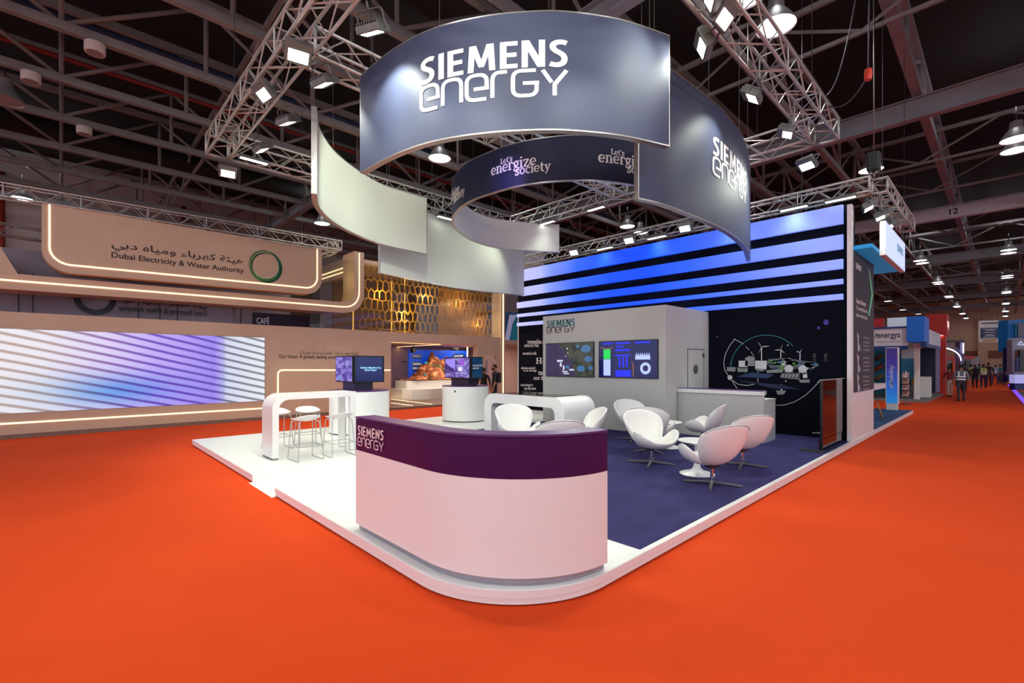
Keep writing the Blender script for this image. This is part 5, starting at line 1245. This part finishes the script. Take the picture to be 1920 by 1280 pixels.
wc = thing('bar_counter', 'white counter with a thick top on the blue platform behind the side wall', 'counter', (16.4, 2.8, FZ))
m = MB(); m.box(15.4, 18.0, 2.50, 3.1, .97, 1.12); m.build('top', M_white, wc, bevel=.01)
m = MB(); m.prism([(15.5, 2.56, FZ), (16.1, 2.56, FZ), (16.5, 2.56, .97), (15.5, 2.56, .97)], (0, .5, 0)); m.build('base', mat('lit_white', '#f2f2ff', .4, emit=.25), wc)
m = MB(); m.tube((17.0, 2.42, FZ), (16.8, 2.52, .6), .028, 8, r2=.02); m.build('leg', mat('oak_wood', '#b58a5a', .5, noise=.15, stretch=(1, 1, .1)), wc)
tt_ = thing('totem_sign', 'slim totem sign with a violet to blue front reading eMobility', 'sign', (21.0, 2.7, FZ))
m = MB(); m.box(20.72, 20.95, 2.56, 2.86, FZ, .32); m.build('base', M_whitemat, tt_)
m = MB(); m.box(20.70, 20.97, 2.535, 2.875, .32, 2.27); m.build('housing', M_white, tt_)
m = MB(); m.rect((20.697, 2.855, .345), (0, -.30, 0), (0, 0, 1.90)); m.build('panel', mat_axis_ramp('totem_gradient', 'Z', .3-FZ, 2.25-FZ, [(0, '#2a9cf0'), (.35, '#2f6ad8'), (.7, '#43389c'), (1, '#45307f')], emit=.35), tt_)
m = MB(); put_text(m, text2d('eMobility', .006), lambda u, v: Vector((20.694, 2.625+.16*v, .86+.80*u))); m.build('lettering', M_print, tt_)
br = thing('brochure_rack', 'zigzag brochure rack standing behind the totem sign', 'rack', (24, 2.8, 0))
bz = PZ(1698, 758, .0)
br.location = (bz.x, bz.y, 0)
m = MB(); m.box(-.15, .25, -.16, .16, 0, .02); m.build('base', M_darkgrey, br, world=False)
m = MB(); m.path([(0, 0, .02), (.12, 0, .35), (-.12, 0, .6), (.12, 0, .85), (-.12, 0, 1.1), (.1, 0, 1.4)], .015, 6); m.build('pole', M_steel, br, world=False)
for z in (.45, .72, .98, 1.22):
    m = MB(); m.obox((0, 0, z), (.6, 0, .8), (0, 1, 0), (-.8, 0, .6), .13, .11, .008); o = m.build('tray', mat('rack_paper', '#b08a80', .6, noise=.2), br, world=False)

# ------------------------------------------------------------------ grey and blue stand of the cable maker
en = thing('exhibition_stand', 'grey white stand with a blue corner block and fascia lettered energya', 'stand', (30, 5, 0))
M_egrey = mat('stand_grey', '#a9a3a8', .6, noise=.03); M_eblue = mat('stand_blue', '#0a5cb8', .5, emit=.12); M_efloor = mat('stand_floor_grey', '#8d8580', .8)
m = MB(); m.box(27.3, 40, 2.37, 13, 0, .05); m.build('deck', M_efloor, en)
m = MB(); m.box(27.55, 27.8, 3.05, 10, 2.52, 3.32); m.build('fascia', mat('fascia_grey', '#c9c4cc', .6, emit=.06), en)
m = MB(); m.box(27.5, 27.82, 3.05, 10, 2.34, 2.52); m.box(27.5, 27.82, 3.05, 10, 3.32, 3.40); m.build('blue_trim', mat('trim_navyblue', '#123a80', .5), en)
m = MB(); m.box(27.3, 29.2, 2.45, 3.05, 2.68, 3.80); m.build('corner_block', M_eblue, en)
m = MB(); m.box(29.2, 34.5, 2.43, 2.6, 2.62, 3.3); m.build('fascia', mat('fascia_grey', '#c9c4cc', .6), en)
m = MB(); m.box(27.8, 34.5, 2.42, 2.62, 2.45, 2.62); m.build('blue_trim', mat('trim_navyblue', '#123a80', .5), en)
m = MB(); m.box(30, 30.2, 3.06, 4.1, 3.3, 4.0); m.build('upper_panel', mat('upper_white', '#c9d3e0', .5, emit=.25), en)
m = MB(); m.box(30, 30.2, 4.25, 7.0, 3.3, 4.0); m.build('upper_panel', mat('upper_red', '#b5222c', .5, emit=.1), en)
m = MB(); m.box(28.9, 29.1, 2.76, 2.96, .05, 2.62); m.build('column', M_whitemat, en)
a, c = PX(1645, 637, 27.54), PX(1688, 628, 27.54)
m = MB(); put_text(m, text2d('energya', .014), flat(a, (0, c.y-a.y, 0), (0, 0, .27))); m.build('lettering', mat('energya_ink', '#202a50', .5), en)
a, c = PX(1645, 642, 27.54), PX(1688, 639, 27.54)
m = MB(); put_text(m, text2d('CABLES & CONDUCTORS', .0), flat(a, (0, c.y-a.y, 0), (0, 0, .05))); m.build('lettering', mat('energya_ink', '#202a50', .5), en)
m = MB(); m.prism([PX(x, y, 27.53) for x, y in ((1640, 636), (1642, 626), (1647, 624), (1643, 630))], (.01, 0, 0)); m.build('emblem', mat('energya_ink', '#202a50', .5), en)
def enp(px0, py0, px1, py1, mt, x=32.4, nm='print_panel'): a, c = PX(px0, py1, x), PX(px1, py0, x); m = MB(); m.box(x, x+.05, min(a.y, c.y), max(a.y, c.y), a.z, c.z); return m.build(nm, mt, en)
enp(1630, 652, 1690, 748, mat('print_teal_wall', '#167088', .6, noise=.25, scale=1.5), 32.5); enp(1690, 652, 1716, 746, mat('print_sky', '#b9bcc6', .6, noise=.1)); enp(1690, 672, 1716, 746, mat('print_waterblue', '#2a7a9c', .6, noise=.2, scale=2), 32.35)
enp(1716, 652, 1754, 735, mat('print_navy_wall', '#10253c', .6, noise=.2), 32.35); enp(1754, 652, 1762, 735, mat('lavender_post', '#8d86b0', .6), 32.3, 'post')
for y0, y1, c in ((665, 674, '#6b4a2c'), (684, 694, '#8c2f22'), (703, 712, '#7a5a3a')):
    m = MB(); m.tube(PX(1641, y1, 32.2), PX(1655, y0, 32.2), .10, 8); m.build('print_cable', mat('cable_'+c[1:], c, .5), en)
enp(1709, 709, 1731, 722, mat('sofa_yellow', '#c99a2a', .8), 32.0, 'bench'); enp(1700, 722, 1740, 740, mat('bench_grey', '#9a9aa4', .6), 31.8, 'bench')
box_thing('reception_counter', 'small white counter at the edge of the grey stand, near the red post', 'counter', (30.9, 31.5, 2.55, 3.15, .05, 1.06), M_whitemat)
box_thing('reception_counter', 'pale counter further along the grey stand behind the small white counter', 'counter', (36.2, 37.2, 2.55, 3.1, .05, 1.05), M_whitemat)
rt_ = thing('red_tower', 'tall red tower sign with glowing white lettering beyond the grey stand', 'sign', (36.2, 2.6, 0))
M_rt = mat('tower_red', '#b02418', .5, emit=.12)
m = MB(); m.box(35.4, 37.4, 2.25, 3.1, 3.3, 4.5); m.build('block', M_rt, rt_)
m = MB(); m.box(35.6, 36.2, 2.3, 2.6, 0, 3.3); m.build('post', M_rt, rt_)
a = PY(1759, 620, 2.24)
m = MB(); put_text(m, text2d('tap', .008), flat((36.0, 2.24, 3.62), (.9, 0, 0), (0, 0, .55))); m.build('lettering', mat('neon_white', '#ffe8e0', .4, emit=2), rt_)
for x in (35.6, 36.8):
    m = MB(); m.lathe([(0, 0), (.12, 0)], (x, 2.5, 3.295), 12); m.build('downlight', M_bay, rt_)

# ------------------------------------------------------------------ dark gate with a light arc, red booths, far signboard, blue corner stand
def tquad(par, pts, d, mt, nm, th=.15): m = MB(); m.prism([T_(a, b, d) for a, b in pts], (FW[0]*th, FW[1]*th, 0)); return m.build(nm, mt, par)
gt = thing('gateway', 'dark gateway with a curved white light line over the aisle', 'gate', T_(1790, 735, 36).to_tuple()[:2] + (0,))
tquad(gt, [(1800, 641), (1808, 641), (1808, 724), (1800, 724)], 36, mat('gate_lavender', '#6d6488', .5), 'post', .4)
tquad(gt, [(1766, 638), (1808, 637), (1808, 641), (1766, 643)], 36, M_darkgrey, 'lintel', .4)
arc_ = [(1766+36*math.sin(R(90*k/10)), 676-24*math.cos(R(90*k/10))) for k in range(11)]
vs, fs = stroke2d([arc_], 2.2); m = MB(); m.add([T_(a, b, 35.9) for a, b in vs], fs); m.build('led_line', mat('cool_led', '#e8e8ff', .4, emit=3), gt)
vs, fs = stroke2d([[(x+3, y-5) for x, y in arc_]], 3.); m = MB(); m.add([T_(a, b, 36) for a, b in vs] + [T_(a, b, 36.3) for a, b in vs], fs + [tuple(len(vs)+i for i in f) for f in fs]); m.build('arch', mat('gate_lavender', '#6d6488', .5), gt)
tquad(gt, [(1805.5, 643), (1807.5, 643), (1807.5, 662), (1805.5, 662)], 35.9, mat('cool_led', '#e8e8ff', .4, emit=3), 'led_line', .02)
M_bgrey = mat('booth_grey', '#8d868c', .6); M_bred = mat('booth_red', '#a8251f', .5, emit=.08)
b1_ = thing('booth', 'small booth with a red header and dark opening seen through the gateway', 'booth', T_(1780, 720, 48).to_tuple()[:2] + (0,))
tquad(b1_, [(1766, 668), (1793, 669), (1793, 675), (1766, 675)], 48, M_bred, 'header'); tquad(b1_, [(1764, 675), (1788, 675), (1788, 681), (1764, 681)], 48.1, M_bgrey, 'wall'); tquad(b1_, [(1764, 681), (1788, 681), (1788, 715), (1764, 715)], 48.2, M_black, 'opening'); tquad(b1_, [(1788, 675), (1792, 675), (1792, 718), (1788, 718)], 48, mat('booth_orange', '#d0552e', .5, emit=.1), 'post')
b2_ = thing('booth', 'grey booth with a red header beside the gateway post', 'booth', T_(1825, 718, 52).to_tuple()[:2] + (0,))
tquad(b2_, [(1808, 667), (1827, 668), (1827, 673), (1808, 672)], 52, M_bred, 'header'); tquad(b2_, [(1808, 672), (1837, 668), (1837, 712), (1808, 714)], 52.3, M_bgrey, 'wall'); tquad(b2_, [(1811, 676), (1820, 676), (1820, 712), (1811, 712)], 52.1, M_black, 'opening', .05)
b3_ = thing('booth', 'dim grey booth at the far end of the aisle beside the blue corner stand', 'booth', T_(1885, 718, 60).to_tuple()[:2] + (0,))
tquad(b3_, [(1880, 669), (1890, 663), (1890, 718), (1880, 715)], 60, M_bgrey, 'wall'); tquad(b3_, [(1885, 667), (1889, 665), (1889, 672), (1885, 672)], 59.8, M_bred, 'header', .05)
hs = thing('hanging_signboard', 'white hanging signboard with a navy panel and amber strip above the aisle', 'sign', T_(1856, 641, 45))
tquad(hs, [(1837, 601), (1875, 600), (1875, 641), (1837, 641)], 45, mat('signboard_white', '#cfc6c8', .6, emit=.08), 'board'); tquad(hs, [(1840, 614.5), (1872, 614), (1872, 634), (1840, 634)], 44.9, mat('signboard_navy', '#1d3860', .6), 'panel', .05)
tquad(hs, [(1844, 636.5), (1868, 636), (1868, 639.5), (1844, 639.5)], 44.9, mat('signboard_amber', '#c08a2a', .6), 'strip', .05)
for x in (1841, 1871): tquad(hs, [(x, 601), (x+.4, 601), (x+.4, 560), (x, 560)], 45, M_darkgrey, 'hanging_wire', .02)
for y, x0, x1 in ((617, 1843, 1869), (619.5, 1848, 1864), (623, 1844, 1868), (627, 1849, 1863), (629, 1846, 1866), (632, 1844, 1868)): tquad(hs, [(x0, y-.6), (x1, y-.6), (x1, y+.6), (x0, y+.6)], 44.85, M_pr, 'text_line', .01)
tquad(hs, [(1841, 605), (1871, 604), (1871, 606.5), (1841, 607)], 44.9, mat('sign_ink', '#55484c', .6), 'text_line', .02)
cs = thing('corner_stand', 'blue corner stand with a white rounded panel and triangle emblem at the photo edge', 'stand', T_(1915, 740, 27).to_tuple()[:2] + (0,))
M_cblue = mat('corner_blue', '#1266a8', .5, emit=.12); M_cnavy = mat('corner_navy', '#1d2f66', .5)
tquad(cs, [(1890, 600), (1960, 596), (1960, 640), (1890, 660)], 29.5, M_cblue, 'header', .6); tquad(cs, [(1904, 606), (1906, 606), (1906, 632), (1904, 633)], 29.3, mat('corner_teal', '#2f7f9c', .5), 'stripe', .05); tquad(cs, [(1909, 606), (1960, 604), (1960, 630), (1909, 632)], 29.3, mat('corner_grey', '#74767e', .5), 'screen', .05)
tquad(cs, rnd([(1897.5, 705), (1897.5, 634), (1960, 631), (1960, 652)], 6, 4) + [(1903, 655), (1903, 705)], 28.6, mat('corner_white', '#a59fae', .5), 'panel', .3)
tquad(cs, [(1890, 652), (1897, 652), (1897, 715), (1890, 715)], 28.9, M_cnavy, 'post', .3); tquad(cs, [(1912.5, 656), (1960, 656), (1960, 696), (1912.5, 696)], 28.4, M_black, 'screen', .1); tquad(cs, [(1905, 672), (1911, 668), (1911, 698), (1905, 698)], 28.2, M_cnavy, 'banner', .05)
tri = [(1908, 646.5), (1914, 640), (1920, 646.5), (1911, 646.5)]
vs, fs = stroke2d([tri], 1.3); m = MB(); m.add([T_(a, b, 28.5) for a, b in vs], fs); m.build('emblem', mat('emblem_glow', '#c8d4ff', .4, emit=1.0), cs)
tquad(cs, [(1903, 702), (1960, 702), (1960, 718.5), (1903, 718.5)], 26.4, mat('counter_glow', '#b8b8f0', .4, emit=.5), 'counter_front', .3); tquad(cs, [(1901, 697), (1960, 697), (1960, 702), (1901, 702)], 26.5, M_bgrey, 'counter_top', .5); tquad(cs, [(1903, 718.5), (1960, 718.5), (1960, 731), (1903, 731)], 26.45, M_cnavy, 'counter_base', .3)
m = MB(); vs, fs = stroke2d([[tuple(PZ(1892, 721, .02).xy), tuple(PZ(1903, 733, .02).xy), tuple(PZ(1925, 757, .02).xy)]], .16); m.add([(a, b, .02) for a, b in vs], fs); m.build('led_line', mat('violet_led', '#5a30ff', .4, emit=3, ecol='#4a28ff'), cs)
m = MB(); m.prism([tuple(PZ(1903, 734, .0).xy) + (.012,), tuple(PZ(1930, 765, 0).xy) + (.012,), (PZ(1930, 765, 0).x+6, -3, .012), (45, -3, .012)], (0, 0, .006)); m.build('deck', mat('corner_floor', '#a8927e', .7), cs)

# ------------------------------------------------------------------ people
SKIN = {'dark': '#6b4530', 'mid': '#a5714f', 'light': '#c99676'}
def seg_dist(p, a, b):
    d = b-a; t = max(0, min(1, (p-a).dot(d)/max(1e-9, d.length_squared))); return (p-a-d*t).length
def person(lab, loc, face, h=1.70, shirt='#22242c', trousers='#26262e', skin='mid', hair='#14100d', vest=None, stride=.16, lean=0., beard=False, sleeves='short', pack=None, bare=False, arm=.10):
    t = thing('person', lab, 'person', loc, math.atan2(face[1], face[0]) - PI/2)
    k = h/1.75; V = lambda x, y, z: Vector((x*k, (y + lean*max(0, z-.95))*k, z*k))
    J, E, Rr, K = [], [], [], []
    def j(p, r, par=None, kind='shirt'):
        J.append(p); Rr.append((r[0]*k, r[1]*k) if isinstance(r, tuple) else (r*k, r*k))
        if par is not None: E.append((par, len(J)-1)); K.append(kind)
        return len(J)-1
    pel = j(V(0, 0, .95), (.155, .115)); wst = j(V(0, .005, 1.10), (.14, .105), pel); chst = j(V(0, -.005, 1.32), (.165, .115), wst); nk0 = j(V(0, -.015, 1.45), (.085, .075), chst); nk = j(V(0, .0, 1.52), .055, nk0, 'skin'); hd = j(V(0, .02, 1.60), (.075, .088), nk, 'skin'); tp = j(V(0, .015, 1.68), (.072, .088), hd, 'skin'); j(V(0, .0, 1.735), (.05, .06), tp, 'skin')
    for s in (-1, 1):
        f = stride*s
        hp = j(V(s*.085, 0, .88), .095, pel, 'trousers'); kn = j(V(s*.095, f*.55+.02, .50), .062, hp, 'trousers'); an = j(V(s*.10, f-.02, .10), .042, kn, 'trousers'); he = j(V(s*.10, f-.01, .045), .042, an, 'shoe'); j(V(s*.115, f+.14, .032), .034, he, 'shoe')
        sh = j(V(s*.185, -.01, 1.41), .062, chst); el = j(V(s*(.235+arm*.2), -.03 - f*.5, 1.13), .043, sh, 'shirt'); wr = j(V(s*(.25+arm*.3), .05 - f*.9, .90), .028, el, 'skin' if sleeves == 'short' else 'shirt'); pm = j(V(s*(.255+arm*.3), .065 - f, .835), .032, wr, 'skin')
        for q, (dx, dy, L_) in enumerate(((-.004, .028, .075), (0, .01, .085), (0, -.008, .08), (-.002, -.024, .065))):
            b0 = j(V(s*(.255+arm*.3)+dx, .065-f+dy, .80), .0095, pm, 'skin'); j(V(s*(.25+arm*.3)+dx-s*.008, .072-f+dy, .80-L_), .0075, b0, 'skin')
        th = j(V(s*(.235+arm*.3), .10-f, .82), .0105, pm, 'skin'); j(V(s*(.225+arm*.3), .115-f, .785), .009, th, 'skin')
    me = bpy.data.meshes.new('body_cage'); bm = bmesh.new(); ly = bm.verts.layers.skin.verify()
    bv = [bm.verts.new(p) for p in J]
    for i, v in enumerate(bv): v[ly].radius = Rr[i]; v[ly].use_root = (i == 0)
    for a, b in E: bm.edges.new((bv[a], bv[b]))
    bm.to_mesh(me); bm.free()
    o = bpy.data.objects.new('tmp', me); COL.objects.link(o)
    o.modifiers.new('skin', 'SKIN'); sd = o.modifiers.new('sub', 'SUBSURF'); sd.levels = sd.render_levels = 1
    bpy.context.view_layer.update()
    m2 = bpy.data.meshes.new_from_object(o.evaluated_get(bpy.context.evaluated_depsgraph_get())); bpy.data.objects.remove(o); bpy.data.meshes.remove(me)
    m2.name = 'body'; m2.materials.clear()
    names = ['shirt', 'trousers', 'shoe', 'skin']
    for c in (mat('shirt_'+shirt[1:], shirt, .85), mat('trousers_'+trousers[1:], trousers, .85), mat('shoe_black', '#15120f', .5), mat('skin_'+skin, SKIN[skin], .55)): m2.materials.append(c)
    for p in m2.polygons:
        c = p.center; best = min(range(len(E)), key=lambda i: seg_dist(c, J[E[i][0]], J[E[i][1]]) - .5*Rr[E[i][1]][0]); kd = K[best]
        if kd == 'shirt' and c.z < .97*k and abs(c.x) < .2*k: kd = 'trousers'
        if kd == 'trousers' and c.z > 1.0*k: kd = 'shirt'
        p.material_index = names.index(kd); p.use_smooth = True
    b = bpy.data.objects.new('body', m2); COL.objects.link(b); b.parent = t
    H = V(0, .012, 1.66)
    m = MB(); P = []
    for i in range(9):
        P.append([H + Vector((.083*k*math.sin(th_)*math.cos(a), (.10*math.sin(th_)*math.sin(a) - .016*math.sin(th_))*k, .102*k*math.cos(th_) + (.05*k if math.sin(a) > .35 and th_ > 1.1 else 0))) for a, th_ in [(2*PI*q/20, PI*.62*i/8*(1-.42*max(0, math.sin(2*PI*q/20)))) for q in range(20)]])
    m.grid(P, wrap=True); m.build('hair', mat('hair_'+hair[1:], hair, .7), t, world=False)
    for s in (-1, 1):
        m = MB(); m.lathe([(0, .008*k), (.007*k, .005*k), (.010*k, 0), (.007*k, -.005*k), (0, -.008*k)], H + Vector((s*.03*k, .088*k, -.015*k)), 8); m.build('eye', M_black, t, world=False)
        m = MB(); m.obox(H + Vector((s*.08*k, 0, -.03*k)), (1, 0, 0), (0, 1, 0), (0, 0, 1), .009*k, .018*k, .028*k); m.build('ear', mat('skin_'+skin, SKIN[skin], .55), t, world=False, bevel=.004)
    m = MB(); a = H + Vector((0, .09*k, 0)); m.add([a + Vector((0, 0, .005*k)), a + Vector((-.014*k, 0, -.045*k)), a + Vector((.014*k, 0, -.045*k)), a + Vector((0, .026*k, -.04*k))], [(0, 1, 3), (0, 3, 2), (1, 2, 3), (0, 2, 1)]); m.build('nose', mat('skin_'+skin, SKIN[skin], .55), t, world=False)
    m = MB(); m.obox(H + Vector((0, .094*k, -.068*k)), (1, 0, 0), (0, 1, 0), (0, 0, 1), .024*k, .004*k, .006*k); m.build('mouth', mat('lips', '#7a4438', .6), t, world=False)
    if beard:
        m = MB(); P = []
        for i in range(6): P.append([H + Vector((.074*k*math.cos(a)*(1-.05*i), (.10*math.sin(a)*(1-.04*i))*k, (-.045-.018*i)*k)) for a in [R(5+170*q/12) for q in range(13)]])
        m.grid(P); m.build('beard', mat('hair_'+hair[1:], hair, .7), t, world=False, solid=.012)
    if vest:
        m = MB(); P = []
        for z, rx, ry, oy in ((.96, .178, .135, 0), (1.10, .165, .13, .005), (1.25, .178, .135, 0), (1.36, .185, .135, -.005), (1.43, .15, .11, -.01), (1.475, .10, .085, -.012)): P.append([V(rx*math.cos(a), oy + ry*math.sin(a), z) for a in [2*PI*q/22 for q in range(22)]])
        m.grid(P, wrap=True); vo = m.build('vest', mat('vest_'+vest[1:], vest, .8), t, world=False, solid=.008)
        M_refl = mat('reflective_tape', '#e6ecf0', .3, emit=.15)
        for z, r_ in ((1.03, .173), (1.16, .172)):
            m = MB(); m.strip([V(r_*1.04*math.cos(a), .004+.137*1.04*math.sin(a), z) for a in [2*PI*q/22 for q in range(23)]], (0, 0, .045*k)); m.build('reflective_band', M_refl, vo, world=False)
        for s in (-1, 1):
            m = MB(); m.strip([V(s*.10, -.146, 1.18), V(s*.105, -.142, 1.3), V(s*.10, -.125, 1.42)], (.035*k, 0, 0)); m.build('reflective_band', M_refl, vo, world=False)
    if pack:
        m = MB(); m.obox(V(0, -.17, 1.25), (1, 0, 0), (0, 1, 0), (0, 0, 1), .14*k, .07*k, .20*k); bp_ = m.build('backpack', mat('pack_'+pack[1:], pack, .8), t, world=False, bevel=.03)
    return t
away = (.80, .02)
def pz(px, py): q = PZ(px, py, 0); return (q.x, q.y, 0)
person('bearded person in black shirt with backpack standing before the tan stand, face turned aside', (11.42, 12.88, 0), (-.85, .45), 1.68, '#191a20', '#1d2430', 'mid', beard=True, pack='#2a2a2e', stride=.06)
person('person in black half hidden behind the monitor box on the cupboard-door pod', T_(907, 730, 17.6).to_tuple()[:2] + (0,), (.6, .8), 1.56, '#141418', '#141418', 'dark', stride=.05)
person('person in a grey vest with silver reflective bands walking away in the aisle', pz(1802, 752), (.9, .1), 1.66, '#7e8288', '#3a3a40', 'mid', vest='#66707a', stride=.14, lean=.06)
person('person in dark red with pale trousers beside the grey-vested walker', pz(1781, 744), (.9, .3), 1.55, '#7c1f22', '#b8a49a', 'mid', stride=.14, lean=.1)
person('person in a brown-grey shirt just ahead of the grey-vested walker', pz(1807, 732), away, 1.72, '#4a4046', '#26242a', 'dark', stride=.1)
person('person in black carrying a backpack, walking down the middle of the aisle', pz(1828, 728), away, 1.64, '#24201f', '#2a2528', 'dark', pack='#151314', stride=.1)
person('person in a yellow-green vest walking down the middle of the aisle', pz(1844, 728), away, 1.68, '#6d6a3a', '#3a2d4a', 'dark', vest='#a8b02a', stride=.08)
person('tall person in black beside the yellow-green vest', pz(1853.5, 725), away, 1.80, '#1a181c', '#1c1a20', 'dark', stride=.08)
person('person in a pale blue vest with white reflective bands, stepping sideways', pz(1866, 721), (.7, -.4), 1.62, '#8a93a8', '#3c3c4c', 'mid', vest='#8fa0b8', stride=.22, lean=.08)
person('person in a teal shirt beyond the pale blue vest', pz(1875, 719), away, 1.66, '#2f8a8c', '#242a30', 'mid', stride=.08)
person('person in dark clothes near the corner stand at the photo edge', pz(1888, 723), (.5, -.7), 1.72, '#2a2422', '#242026', 'dark', stride=.16, lean=.1)
person('person in a light yellow shirt behind the backpack carrier', pz(1820.5, 722), away, 1.68, '#a8a860', '#3a3a40', 'dark', stride=.08)
person('person in a green shirt far down the aisle', pz(1836, 717), away, 1.72, '#2f7a66', '#2a2a30', 'dark', stride=.08)
ca = pz(1879, 720)
crt = thing('cleaning_cart', 'grey cleaning cart with orange handles pushed along the far aisle', 'cart', ca)
m = MB(); m.box(-.45, .45, -.3, .3, .12, .85); m.build('bin', M_darkgrey, crt, world=False, bevel=.03)
for x in (-.4, .4):
    for y in (-.26, .26): m = MB(); m.lathe([(0, -.02), (.06, -.02), (.06, .02), (0, .02)], (0, 0, 0), 12); o = m.build('wheel', M_black, crt, world=False); o.location = (x, y, .06); o.rotation_euler = (PI/2, 0, 0)
m = MB(); m.path([(-.42, -.25, .85), (-.5, -.25, 1.0), (-.5, .25, 1.0), (-.42, .25, .85)], .02, 6); m.build('handle', mat('orange_plastic', '#d8502a', .5), crt, world=False)
